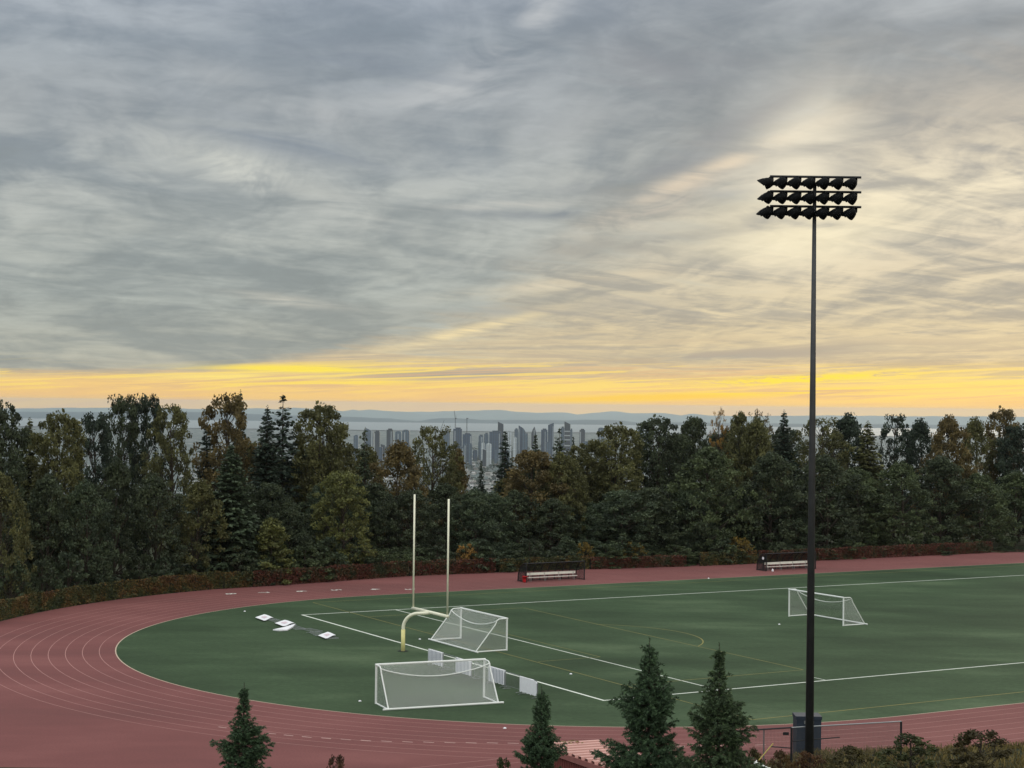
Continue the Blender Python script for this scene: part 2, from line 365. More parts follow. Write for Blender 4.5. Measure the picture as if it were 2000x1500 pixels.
# ------------------------------------------------------------------ ground: one sheet to the horizon
def geo(a, b, r, step):
    out = [a]
    while out[-1] < b: out.append(out[-1]+step); step *= r
    return out
def build_ground():
    M = bpy.data.materials.new('ground'); M.use_nodes = True; nt = M.node_tree; N = nt.nodes; L = nt.links
    b = N['Principled BSDF']; b.inputs['Roughness'].default_value = .95; b.inputs['Specular IOR Level'].default_value = .1
    g = N.new('ShaderNodeNewGeometry'); sp = N.new('ShaderNodeSeparateXYZ'); L.new(g.outputs['Position'], sp.inputs[0])
    def nz(sc, det=5):
        n = N.new('ShaderNodeTexNoise'); n.inputs['Scale'].default_value = sc; n.inputs['Detail'].default_value = det; L.new(g.outputs['Position'], n.inputs['Vector']); return n.outputs['Fac']
    def rp(x, st):
        n = N.new('ShaderNodeValToRGB'); e = n.color_ramp.elements; e[0].position, e[0].color = st[0]; e[1].position, e[1].color = st[-1]
        for p, c in st[1:-1]: q = e.new(p); q.color = c
        L.new(x, n.inputs[0]); return n.outputs[0]
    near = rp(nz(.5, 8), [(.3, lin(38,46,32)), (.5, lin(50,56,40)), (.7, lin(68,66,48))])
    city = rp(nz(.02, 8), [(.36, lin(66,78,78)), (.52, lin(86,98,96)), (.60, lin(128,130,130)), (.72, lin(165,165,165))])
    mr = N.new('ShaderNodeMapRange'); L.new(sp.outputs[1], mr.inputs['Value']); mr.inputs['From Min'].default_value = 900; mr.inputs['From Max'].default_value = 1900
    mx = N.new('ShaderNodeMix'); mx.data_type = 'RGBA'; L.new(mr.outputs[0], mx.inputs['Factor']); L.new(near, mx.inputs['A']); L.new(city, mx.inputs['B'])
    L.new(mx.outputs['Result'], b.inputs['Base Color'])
    xs = list(np.arange(-130, 150.1, 2.0)); xr = geo(150, 60000, 1.12, 4)[1:]; xl = [-130-(q-150) for q in xr]
    xs = np.array(xl[::-1] + xs + xr); ys = np.array(list(np.arange(-60, 20, 8.0)) + list(np.arange(20, 300, 2.0)) + geo(300, 28600, 1.06, 4))
    X, Y = np.meshgrid(xs, ys); Z = terrain(X, Y); nx, ny = len(xs), len(ys)
    me = bpy.data.meshes.new('ground'); k = np.arange((nx*ny)).reshape(ny, nx)
    F = np.stack([k[:-1,:-1], k[:-1,1:], k[1:,1:], k[1:,:-1]], -1).reshape(-1, 4)
    me.from_pydata(np.stack([X, Y, Z], -1).reshape(-1, 3).tolist(), [], F.tolist()); me.materials.append(M)
    me.polygons.foreach_set('use_smooth', [True]*len(me.polygons))
    tag(mobj('ground', me), 'wooded hillside falling from the sports field to the city plain', kind='structure')
    # the strait beyond the plain
    WM = mat('sea_water', lin(120,130,132), .5, spec=.5)
    sel = [j for j, y in enumerate(ys) if 13200 < y < 20400]; sx = [i for i, x in enumerate(xs) if abs(x) < 30000]
    ky = ys[sel]; kx = xs[sx]; X, Y = np.meshgrid(kx, ky); Z = terrain(X, Y) + 6; nx, ny = len(kx), len(ky); k = np.arange(nx*ny).reshape(ny, nx)
    F = np.stack([k[:-1,:-1], k[:-1,1:], k[1:,1:], k[1:,:-1]], -1).reshape(-1, 4)
    me = bpy.data.meshes.new('water'); me.from_pydata(np.stack([X, Y, Z], -1).reshape(-1, 3).tolist(), [], F.tolist()); me.materials.append(WM)
    tag(mobj('water', me), 'pale strait of the sea in front of the far hills', kind='structure')
build_ground()

# ------------------------------------------------------------------ track and turf
def surf_mat(name, stops, scale, fine, rough, spec, sheen=0.0, amp=.12, bands=False):
    M = bpy.data.materials.new(name); M.use_nodes = True; nt = M.node_tree; N = nt.nodes; L = nt.links
    b = N['Principled BSDF']; b.inputs['Roughness'].default_value = rough; b.inputs['Specular IOR Level'].default_value = spec
    if sheen: b.inputs['Sheen Weight'].default_value = sheen; b.inputs['Sheen Roughness'].default_value = .5
    g = N.new('ShaderNodeNewGeometry')
    n1 = N.new('ShaderNodeTexNoise'); n1.inputs['Scale'].default_value = scale; n1.inputs['Detail'].default_value = 6; n1.inputs['Roughness'].default_value = .6
    mp = N.new('ShaderNodeMapping'); mp.inputs['Rotation'].default_value = (0,0,-R(30)); mp.inputs['Scale'].default_value = (.45,1.0,1.0)
    L.new(g.outputs['Position'], mp.inputs[0]); L.new(mp.outputs[0], n1.inputs['Vector'])
    n2 = N.new('ShaderNodeTexNoise'); n2.inputs['Scale'].default_value = fine; n2.inputs['Detail'].default_value = 5; n2.inputs['Roughness'].default_value = .7; L.new(g.outputs['Position'], n2.inputs['Vector'])
    rp = N.new('ShaderNodeValToRGB'); e = rp.color_ramp.elements; e[0].position, e[0].color = stops[0]; e[1].position, e[1].color = stops[-1]
    for p, c in stops[1:-1]: q = e.new(p); q.color = c
    L.new(n1.outputs['Fac'], rp.inputs[0])
    mr = N.new('ShaderNodeMapRange'); mr.inputs['From Min'].default_value = .3; mr.inputs['From Max'].default_value = .7; mr.inputs['To Min'].default_value = 1-amp; mr.inputs['To Max'].default_value = 1+amp; L.new(n2.outputs['Fac'], mr.inputs['Value'])
    vm = N.new('ShaderNodeVectorMath'); vm.operation = 'SCALE'; L.new(rp.outputs[0], vm.inputs[0]); sc_ = mr.outputs[0]
    if bands:                                                # turf rolls laid across the field, five yards wide
        m2 = N.new('ShaderNodeMapping'); m2.inputs['Rotation'].default_value = (0,0,-R(29.95)); L.new(g.outputs['Position'], m2.inputs[0])
        sx = N.new('ShaderNodeSeparateXYZ'); L.new(m2.outputs[0], sx.inputs[0])
        a = N.new('ShaderNodeMath'); a.operation = 'DIVIDE'; L.new(sx.outputs[0], a.inputs[0]); a.inputs[1].default_value = 9.14
        f = N.new('ShaderNodeMath'); f.operation = 'FRACT'; L.new(a.outputs[0], f.inputs[0])
        st = N.new('ShaderNodeMath'); st.operation = 'GREATER_THAN'; L.new(f.outputs[0], st.inputs[0]); st.inputs[1].default_value = .5
        ma = N.new('ShaderNodeMath'); ma.operation = 'MULTIPLY_ADD'; L.new(st.outputs[0], ma.inputs[0]); ma.inputs[1].default_value = .07; ma.inputs[2].default_value = .97
        mm = N.new('ShaderNodeMath'); mm.operation = 'MULTIPLY'; L.new(ma.outputs[0], mm.inputs[0]); L.new(sc_, mm.inputs[1]); sc_ = mm.outputs[0]
    L.new(sc_, vm.inputs['Scale']); L.new(vm.outputs[0], b.inputs['Base Color'])
    return M
TURF = surf_mat('green_turf', [(.26, lin(40,56,36)), (.42, lin(50,68,45)), (.56, lin(60,79,54)), (.72, lin(82,99,72))], .11, 2.6, .9, .10, .02, .18, True)
REDT = surf_mat('red_track', [(.28, lin(101,56,54)), (.5, lin(114,63,61)), (.72, lin(128,76,73))], .12, 9.0, .9, .2, .05, .20)
STOT = 115.0                                             # far end of the straights
def arc_pts(r, n=80):                                     # inner boundary from the far straight round the near turn to the near straight
    pts = [(STOT, CE-r)] + [(CS+q, CE-r) for q in np.linspace(60, 6, 10)]
    pts += [(CS-r*math.sin(a), CE-r*math.cos(a)) for a in np.linspace(0, math.pi, n)]
    return pts + [(CS+q, CE+r) for q in np.linspace(6, 60, 10)] + [(STOT, CE+r)]
def sheet(name, inner, outer, z, m_, lab, parent=None):
    mb = MB(); n = len(inner)
    vs = [W3(*p, z) for p in inner] + [W3(*p, z) for p in outer]
    mb.raw(vs, [(i, i+1, n+i+1, n+i) for i in range(n-1)])
    return tag(mb.build(name, m_), lab, kind='structure')
def build_track():
    inner = arc_pts(RIN)
    outer = []
    for (s, e) in inner:
        if s > CS:
            off = (5.6 if e < CE else 3.0); outer.append((s, e-(ROUT-RIN)-off if e < CE else e+(ROUT-RIN)+off))
        else:
            a = math.atan2(CS-s, -(e-CE)); off = 3.4 + 14*float(sm(a, 1.75, 2.2))*(1-float(sm(a, 2.75, 3.14))) + 1.6*float(sm(a, 2.9, 3.14)) + 2.2*(1-float(sm(a, 0, .3)))
            r = ROUT+off; outer.append((CS-r*math.sin(a), CE-r*math.cos(a)))
    sheet('running_track', inner, outer, .004, REDT, 'red rubber running track curving round the turf')
    f = MB(); f.raw([W3(*p, .004) for p in inner] , [tuple(range(len(inner)))[::-1]])
    tag(f.build('playing_field', TURF), 'green artificial turf inside the running track', kind='structure')
    for k in range(9):
        r = RIN + 1.22*k + (.03 if k == 0 else 0)
        w = .05 if k else .09
        sheet('lane_line' if k else 'track_edge_line', arc_pts(r-w/2), arc_pts(r+w/2), .008, PALEP if k else mat('pale_kerb_paint', lin(190,170,150), .8), 'faint pale lane line on the red track' if k else 'pale inner edge line of the track')
    # dashed break line
    a0 = SE(*onz(575,1437.7)[:2]); a1 = SE(*onz(718.6,1446.5)[:2]); a2 = SE(*onz(972,1450.7)[:2])
    th = [math.atan2(CS-q[0], -(q[1]-CE)) for q in (a0, a1, a2)]; rr = [math.hypot(q[0]-CS, q[1]-CE) for q in (a0, a1, a2)]
    mb = MB(); a = th[0]-.12
    while a < th[2]+.35:
        r = float(np.interp(a, th, rr)); da = .62/r
        mb.raw([W3(CS-(r+o)*math.sin(q), CE-(r+o)*math.cos(q), .008) for q, o in ((a,-.05),(a+da,-.05),(a+da,.05),(a,.05))], [(0,1,2,3)]); a += 1.15/r
    tag(mb.build('dashed_line', mat('worn_dash_paint', lin(196,164,156), .8, var=.2, scale=.9)), 'dashed white break line on the near turn', kind='structure')
    strip('lane_line', W2(-40, 61.45), W2(-14.8, 61.45), .055, PALEP, 'faint chute line at the foot of the picture')
    strip('lane_line', W2(-40, 62.7), W2(-13.6, 62.7), .055, PALEP, 'faint chute line at the foot of the picture')
def strip(name, p, q, w, m_, lab, z=.008):
    p, q = Vector((*p, z)), Vector((*q, z)); d = (q-p).normalized(); n = Vector((-d.y, d.x, 0))*w/2
    return tag(MB().raw([p-n, q-n, q+n, p+n], [(0,1,2,3)]).build(name, m_), lab, kind='structure')
build_track()
def build_lines():
    FL = 109.7
    strip('end_line', W2(0,-.09), W2(0,48.86), .20, WHITEP, 'white end line under the goalposts')
    strip('sideline', W2(.1,0), W2(FL,0), .17, WHITEP, 'white sideline on the far side of the turf')
    strip('sideline', W2(.1,48.77), W2(FL,48.77), .17, WHITEP, 'white sideline on the near side of the turf')
    strip('goal_line', W2(9.14,.09), W2(9.14,48.68), .12, WHITEP, 'white goal line across the turf')
    strip('hash_line', W2(18.3,47.0), W2(18.3,48.6), .08, WHITEP, 'short faint white line by the near sideline')
    Z = .012; Y = lambda n, a, b, t, w=.09: strip(n, W2(*a), W2(*b), w, YELP, t, Z)
    Y('pitch_goal_line', (4.6,-8.3), (4.4,58.45), 'thin yellow goal line of the soccer pitch')
    Y('pitch_touch_line', (4.45,58.4), (105,58.2), 'yellow touch line on the near side', .12)
    Y('pitch_touch_line', (4.65,-8.3), (105,-8.9), 'faint yellow touch line on the far side')
    Y('penalty_line', (20.5,3.6), (19.9,44.35), 'yellow edge of the penalty area')
    Y('penalty_line', (4.65,3.7), (20.4,3.6), 'far side of the yellow penalty area')
    Y('penalty_line', (4.6,44.45), (19.8,44.35), 'near side of the yellow penalty area')
    Y('goal_area_line', (10.1,14.9), (10.1,32.75), 'yellow edge of the goal area', .07)
    Y('goal_area_line', (4.7,32.75), (10.0,32.75), 'near side of the yellow goal area', .07)
    Y('goal_area_line', (4.7,14.9), (10.0,14.9), 'far side of the yellow goal area', .07)
    c = (14.7, 23.9); r = 9.15; a1 = math.acos((20.2-c[0])/r); aa = np.linspace(-a1, a1, 40)
    ins = [(c[0]+(r-.05)*math.cos(a), c[1]+(r-.05)*math.sin(a)) for a in aa]; outs = [(c[0]+(r+.05)*math.cos(a), c[1]+(r+.05)*math.sin(a)) for a in aa]
    mb = MB(); n = len(aa); mb.raw([W3(*p, Z) for p in ins+outs], [(i, i+1, n+i+1, n+i) for i in range(n-1)])
    tag(mb.build('penalty_arc', YELP), 'yellow arc in front of the penalty area', kind='structure')
    # staggered start numbers
    for ch, px, py in (('8',450,1160),('7',514,1157.5),('6',588,1155),('5',656,1152.5),('4',731,1151),('3',800,1151)):
        g = onz(px, py); cu = bpy.data.curves.new('lane_number', 'FONT'); cu.body = ch; cu.size = 1.5; cu.align_x = 'CENTER'; cu.align_y = 'CENTER'; cu.offset = .02
        to = bpy.data.objects.new('t', cu); me = bpy.data.meshes.new_from_object(to); bpy.data.objects.remove(to)
        me.materials.clear(); me.materials.append(WHITEP); o = mobj('lane_number', me, loc=(g.x, g.y, .014)); o.rotation_euler = (0, 0, R(30)-math.pi/2)
        tag(o, f'white lane number {ch} painted on the far bend of the track', kind='structure')
build_lines()

# ------------------------------------------------------------------ far hills, strait haze line
def hills(name, d0, dc, d1, prof, lab, col):  # col: farther ridges coloured paler, part of the haze put into the hill colour
    xs = np.arange(-500, 2501, 6.0); pp = np.array(prof, float); py = np.interp(xs, pp[:,0], pp[:,1]); rng = np.random.default_rng(int(dc))
    for f, a in ((.02,.5),(.06,.35),(.15,.25)): py = py + a*np.sin(xs*f+rng.uniform(0,6))*rng.uniform(.5,1)
    mb = MB(); rows = []; prof_d = [(d0,0),(d0+(dc-d0)*.35,.28),(d0+(dc-d0)*.7,.72),(dc,1),(dc+(d1-dc)*.5,.6),(d1,0)]
    for d, h in prof_d:
        row = []
        for x, y in zip(xs, py):
            c = at(x, y, dc); gx = c.x*d/dc; base = tz(gx, d)-5; zc = max(c.z, tz(c.x, dc)+8)
            wob = 0 if h in (0,1) else (.16*math.sin(x*.031+d)+.1*math.sin(x*.083+2*d))
            top = zc - tz(c.x, dc); row.append((gx, d, base + 5*(h > 0) + top*min(1, max(0, h+wob*h))*(1 if h < 1 else 1)))
        rows.append(row)
    n = len(xs); vs = [p for r in rows for p in r]
    mb.raw(vs, [(j*n+i, j*n+i+1, (j+1)*n+i+1, (j+1)*n+i) for j in range(len(rows)-1) for i in range(n-1)])
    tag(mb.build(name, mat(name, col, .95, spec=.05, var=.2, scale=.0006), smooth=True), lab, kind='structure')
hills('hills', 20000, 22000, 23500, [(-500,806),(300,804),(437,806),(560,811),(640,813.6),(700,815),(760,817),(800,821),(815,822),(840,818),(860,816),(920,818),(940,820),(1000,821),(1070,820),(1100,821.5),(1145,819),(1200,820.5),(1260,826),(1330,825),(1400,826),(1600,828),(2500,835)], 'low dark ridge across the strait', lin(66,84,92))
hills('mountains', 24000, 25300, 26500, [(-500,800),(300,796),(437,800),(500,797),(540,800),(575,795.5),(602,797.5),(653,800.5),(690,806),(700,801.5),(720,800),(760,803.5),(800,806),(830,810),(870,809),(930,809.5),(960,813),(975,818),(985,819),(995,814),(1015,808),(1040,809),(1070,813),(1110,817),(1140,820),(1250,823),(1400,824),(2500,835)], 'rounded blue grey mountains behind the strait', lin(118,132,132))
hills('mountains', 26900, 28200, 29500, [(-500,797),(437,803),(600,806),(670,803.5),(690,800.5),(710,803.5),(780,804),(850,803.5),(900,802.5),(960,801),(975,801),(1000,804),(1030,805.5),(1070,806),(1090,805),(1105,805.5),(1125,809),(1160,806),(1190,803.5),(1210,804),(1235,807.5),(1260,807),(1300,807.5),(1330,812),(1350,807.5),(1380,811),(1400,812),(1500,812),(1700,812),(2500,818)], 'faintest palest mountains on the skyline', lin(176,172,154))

# ------------------------------------------------------------------ the city
def facade_mat():
    M = bpy.data.materials.new('tower_facade'); M.use_nodes = True; nt = M.node_tree; N = nt.nodes; L = nt.links
    b = N['Principled BSDF']; b.inputs['Roughness'].default_value = .35
    tcn = N.new('ShaderNodeTexCoord'); sp = N.new('ShaderNodeSeparateXYZ'); L.new(tcn.outputs['Object'], sp.inputs[0])
    def stripe(o, per, duty):
        a = N.new('ShaderNodeMath'); a.operation = 'DIVIDE'; L.new(o, a.inputs[0]); a.inputs[1].default_value = per
        f = N.new('ShaderNodeMath'); f.operation = 'FRACT'; L.new(a.outputs[0], f.inputs[0])
        g = N.new('ShaderNodeMath'); g.operation = 'LESS_THAN'; L.new(f.outputs[0], g.inputs[0]); g.inputs[1].default_value = duty; return g.outputs[0]
    st = stripe(sp.outputs[0], 9.0, .62); fl = stripe(sp.outputs[2], 3.2, .7); rw = stripe(sp.outputs[2], 26.0, .9)
    a = N.new('ShaderNodeMath'); a.operation = 'MULTIPLY'; L.new(st, a.inputs[0]); L.new(fl, a.inputs[1])
    mr = N.new('ShaderNodeMapRange'); L.new(a.outputs[0], mr.inputs['Value']); mr.inputs['To Min'].default_value = 1.45; mr.inputs['To Max'].default_value = .7
    mr2 = N.new('ShaderNodeMapRange'); L.new(rw, mr2.inputs['Value']); mr2.inputs['To Min'].default_value = 1.25; mr2.inputs['To Max'].default_value = 1.0
    ml = N.new('ShaderNodeMath'); ml.operation = 'MULTIPLY'; L.new(mr.outputs[0], ml.inputs[0]); L.new(mr2.outputs[0], ml.inputs[1])
    oi = N.new('ShaderNodeObjectInfo'); vm = N.new('ShaderNodeVectorMath'); vm.operation = 'SCALE'; L.new(oi.outputs['Color'], vm.inputs[0]); L.new(ml.outputs[0], vm.inputs['Scale']); L.new(vm.outputs[0], b.inputs['Base Color'])
    return M
FACADE = facade_mat(); FLAT = mat('tower_plain', (.5,.5,.5,1), .6, objcol=True)
DK, MD, PL, BL = lin(26,38,52), lin(58,76,92), lin(156,164,168), lin(36,56,78)
def tower(x0, x1, ytop, d, col, lab, top='flat', strip_=None):
    c = at((x0+x1)/2, ytop, d); w = (x1-x0)/FPX*d; dep = w*.8; zb = tz(c.x, d)-1; H = c.z-zb
    t = empty('tower_block', (c.x, d, zb), lab, 'tower', 'towers of the distant city')
    mb = MB(); hw, hd = w/2, dep/2
    if top == 'slant': prof = [(-hw,0),(hw,0),(hw,H*.93),(-hw,H)]
    elif top == 'slant_right': prof = [(-hw,0),(hw,0),(hw,H),(-hw,H*.94)]
    elif top == 'round': prof = [(-hw,0),(hw,0)] + [(hw*math.cos(a), H-hw*.55+hw*.55*math.sin(a)) for a in np.linspace(0, math.pi, 9)]
    elif top == 'curve': prof = [(-hw,0),(hw,0),(hw,H*.86)] + [(hw-2*hw*q, H*(.86+.14*math.sin(q*math.pi/2))) for q in (.2,.4,.6,.8,1)]
    elif top == 'point': prof = [(-hw,0),(hw,0),(hw,H*.83),(hw*.35,H),(-hw*.4,H*.92),(-hw,H*.8)]
    else: prof = [(-hw,0),(hw,0),(hw,H*.965),(-hw,H*.965)]
    n = len(prof); vs = [(a, -hd, b) for a, b in prof] + [(a, hd, b) for a, b in prof]
    mb.raw(vs, [tuple(range(n)), tuple(range(2*n-1, n-1, -1))] + [((i+1) % n, i, n+i, n+(i+1) % n) for i in range(n)])
    o = mb.build('shaft', FACADE, t); o.color = col
    if top == 'flat':
        o = MB().box((hw*.1, 0, H*.9825), (w*.6, dep*.6, H*.035)).build('roof_plant', FLAT, t); o.color = tuple(q*.8 for q in col[:3])+(1,)
    if strip_:
        for a, b_ in strip_: o = MB().box((hw*a, -hd-.25, H*.46), (w*b_, .5, H*.9)).build('balcony_stack', FLAT, t); o.color = PL
    return t
TW = [(691,700,849.6,6900,MD,'small pale tower at the left end of the city skyline','flat',None),
 (715,730,837,6600,MD,'tower with a roof curving down to the right, left of the skyline','curve',[(.6,.2)]),
 (731.5,742,841,6500,DK,'dark flat tower touching the curved roof tower','flat',[(-.85,.12)]),
 (755.5,767.5,837,6500,DK,'slim tower with a stepped top, left of a pair of round tops','flat',[(.5,.12)]),
 (772,784,842,6500,MD,'round topped tower nearest the slim stepped tower','round',[(0,.14)]),
 (786,800,839,6600,MD,'broad round topped tower left of the open broadleaf tree','round',[(-.3,.14)]),
 (866,879,843,7000,MD,'short tower half hidden by the open broadleaf tree, below a tilted crane','flat',None),
 (885.6,902.5,835,6200,BL,'unfinished blue grey tower with a ragged top under the tall crane','flat',[(-.6,.1)]),
 (904,921,846,6100,BL,'blue grey tower under the upright crane mast','flat',[(.8,.1)]),
 (905,912,866,5900,MD,'low tower in front of the tower with the upright mast','flat',[(0,.25)]),
 (935,944,849,6500,MD,'narrow tower with pale stripes right of the cranes','flat',[(.4,.2)]),
 (945.6,954,845.6,6600,MD,'narrow tower left of the broad blue slab','flat',None),
 (949,960,866,6000,PL,'pale rounded low tower in front of the blue slab','round',[(0,.2)]),
 (956,979,841,6400,BL,'broad blue slab block in the middle of the skyline','flat',[(.7,.06)]),
 (972.5,983.5,823.5,6700,DK,'dark slender tower rising behind the blue slab','slant',None),
 (989,999,841.6,6600,PL,'pale tower behind the tip of the central fir','flat',None),
 (1002,1009,853,6300,PL,'pale low tower right of the central fir','flat',None),
 (1005,1012,836.5,6700,MD,'grey tower at the left of the stepped cluster','flat',None),
 (1013,1021,830.7,6500,BL,'tallest tower of the stepped cluster','slant',[(-.5,.12)]),
 (1020,1027,835.5,6450,MD,'curved tower at the right of the stepped cluster','curve',None),
 (1027,1031,846,6600,MD,'thin low tower ending the stepped cluster','flat',None),
 (1038,1047,833,6600,DK,'tower with a pointed top','point',[(.2,.15)]),
 (1057,1069,837,6600,BL,'square blue tower beside the tower with a slanted crown','flat',[(.3,.1)]),
 (1070.5,1081.6,825.6,6500,BL,'tall tower with a slanted crown','slant_right',[(.75,.1)]),
 (1095.5,1102,833,6700,MD,'grey tower against the left of the banded tower','flat',None),
 (1102.5,1114,823,6500,DK,'tallest right hand tower with pale bands across it','slant',None),
 (1114,1118,837,6600,MD,'thin tower against the right of the banded tower','flat',None),
 (1132,1142.5,837.6,6700,DK,'single dark square tower right of the banded tower','flat',[(-.7,.15)]),
 (1137,1151,862,6300,MD,'low block at the foot of the single dark tower','flat',None),
 (1168,1180,835,6800,MD,'round topped tower behind the tall broadleaf tree','round',[(-.3,.12)]),
 (1246.5,1258,835,6800,MD,'round topped tower at the right end of the skyline','round',[(.3,.12)]),
 (1260,1270,838,7000,MD,'last tower of the skyline, half behind leaves','flat',None)]
for a in TW:
    t = tower(*a[:6], a[6], a[7])
    if 'pale bands' in a[5]:
        w = (a[1]-a[0])/FPX*a[3]
        for z in (40, 62, 84, 100, 116): o = MB().box((0, -w*.4-.5, z), (w*.96, 1.0, 4)).build('floor_band', FLAT, t); o.color = PL
crng = random.Random(77)
for i in range(30):
    px = crng.choice([crng.uniform(690,800), crng.uniform(880,1000), crng.uniform(1000,1275)]); w = crng.uniform(5,9); d = crng.uniform(5700,6600)
    t = tower(px-w/2, px+w/2, crng.uniform(862,882), d, crng.choice([MD,DK,BL,MD,PL]), 'mid height block among the taller towers of the far city', crng.choice(['flat','flat','slant','round'])); t['group'] = 'mid height blocks of the distant city'
def crane(px, ybase, ytop, d, jib, lab):
    b = at(px, ybase, d); tp = at(px, ytop, d); h = tp.z-b.z
    t = empty('tower_crane', b, lab, 'crane', 'cranes over the distant city')
    mb = MB()
    for sx in (-1, 1):
        for sy in (-1, 1): mb.tube([(sx*1.2, sy*1.2, 0), (sx*1.2, sy*1.2, h)], .35, 4)
    for k in range(int(h/4)): mb.tube([(-1.2,-1.2,k*4),(1.2,-1.2,k*4+4)], .2, 4); mb.tube([(1.2,1.2,k*4),(-1.2,1.2,k*4+4)], .2, 4)
    mb.build('mast', BLACK, t)
    mb = MB().box((0,0,h+1.5), (4,4,3)); mb.box((2.5,0,h+1), (7,2.5,1.5)); mb.build('cab', BLACK, t)
    if jib:
        e = at(*jib, d)-b; mb = MB(); mb.tube([(-.8,0,h+2), e], [.9,.5], 4); mb.tube([(3,0,h+9), e], .22, 4); mb.tube([(0,0,h+2),(3,0,h+9),(5,0,h+2)], .3, 4); mb.build('jib', BLACK, t)
crane(861, 845, 839, 7000, (868,820), 'luffing crane with its jib tilted right, left of the city cranes')
crane(889.3, 836, 818, 6200, (887,802), 'tallest crane standing on the unfinished tower, jib nearly upright')
crane(911.7, 846, 818, 6100, None, 'bare upright crane mast on the second tower')

rng = random.Random(5)
def build_houses():
    body, roof = [], []
    def proto(w, dp, h, rh):
        m1 = MB().box((0,0,h/2), (w,dp,h)); m2 = MB(); q = .6
        m2.raw([(-w/2-q,-dp/2-q,h),(w/2+q,-dp/2-q,h),(w/2+q,dp/2+q,h),(-w/2-q,dp/2+q,h),(-w/2-q,0,h+rh),(w/2+q,0,h+rh)], [(0,1,5,4),(2,3,4,5),(1,2,5),(3,0,4),(3,2,1,0)])
        a = m1.build('wall', FLAT); b = m2.build('roof', FLAT); me = (a.data, b.data); bpy.data.objects.remove(a); bpy.data.objects.remove(b); return me
    P = [proto(13,9,6,2.6), proto(18,11,7,2.2), proto(28,14,10,1.0), proto(10,9,6,3)]
    cols = [lin(180,180,176), lin(150,150,146), lin(200,200,196), lin(120,116,110)]; rc = [lin(84,82,82), lin(120,116,112), lin(168,168,168), lin(70,66,64)]
    wins = [((640,800),60),((885,975),95),((1180,1260),30),((1000,1100),12)]
    for (a, b), n in wins:
        for _ in range(n):
            px = rng.uniform(a, b); d = 4100*(6900/4100)**rng.random(); x = (px-1000)/FPX*d; z = tz(x, d)-.5
            me = rng.choice(P); t = empty('city_house', (x, d, z), 'tiny far off low rise house on the city plain below the towers', 'house', 'low rise houses of the distant city', rng.uniform(0, 3.1))
            o = mobj('wall', me[0], t, color=rng.choice(cols)); o = mobj('roof', me[1], t, color=rng.choice(rc))
build_houses()
def leaves(P, size, rngn, asp=.6, tint=None, up=0.0):
    n = len(P); nrm = rngn.normal(size=(n,3)); nrm[:,2] += up; nrm /= np.linalg.norm(nrm, axis=1)[:,None]
    a = np.cross(nrm, rngn.normal(size=(n,3))); a /= np.linalg.norm(a, axis=1)[:,None]+1e-9; b = np.cross(nrm, a)
    l = (size*rngn.uniform(.6,1.35,n))[:,None]*.5; w = l*asp
    V = np.stack([P-a*l, P+b*w, P+a*l, P-b*w], 1)
    return V
def build_city_trees():
    g = np.random.default_rng(8); n = 1500; px = g.uniform(560, 1480, n); d = 3000*(9000/3000)**g.random(n); x = (px-1000)/FPX*d
    P = []
    for i in range(n):
        z = float(terrain(x[i], d[i])); k = 14; r = g.uniform(5, 12); P.append(np.c_[x[i]+g.normal(0, r*.6, k), d[i]+g.normal(0, r*.6, k), z+r*.5+np.abs(g.normal(0, r*.35, k))])
    P = np.vstack(P); me = quads_mesh('city_trees', leaves(P, 8.0, g, .8), g.random(len(P)), LEAF)
    tag(mobj('city_trees', me, color=lin(66,78,76)), 'dark street trees spread among the far off houses', kind='stuff')
build_city_trees()

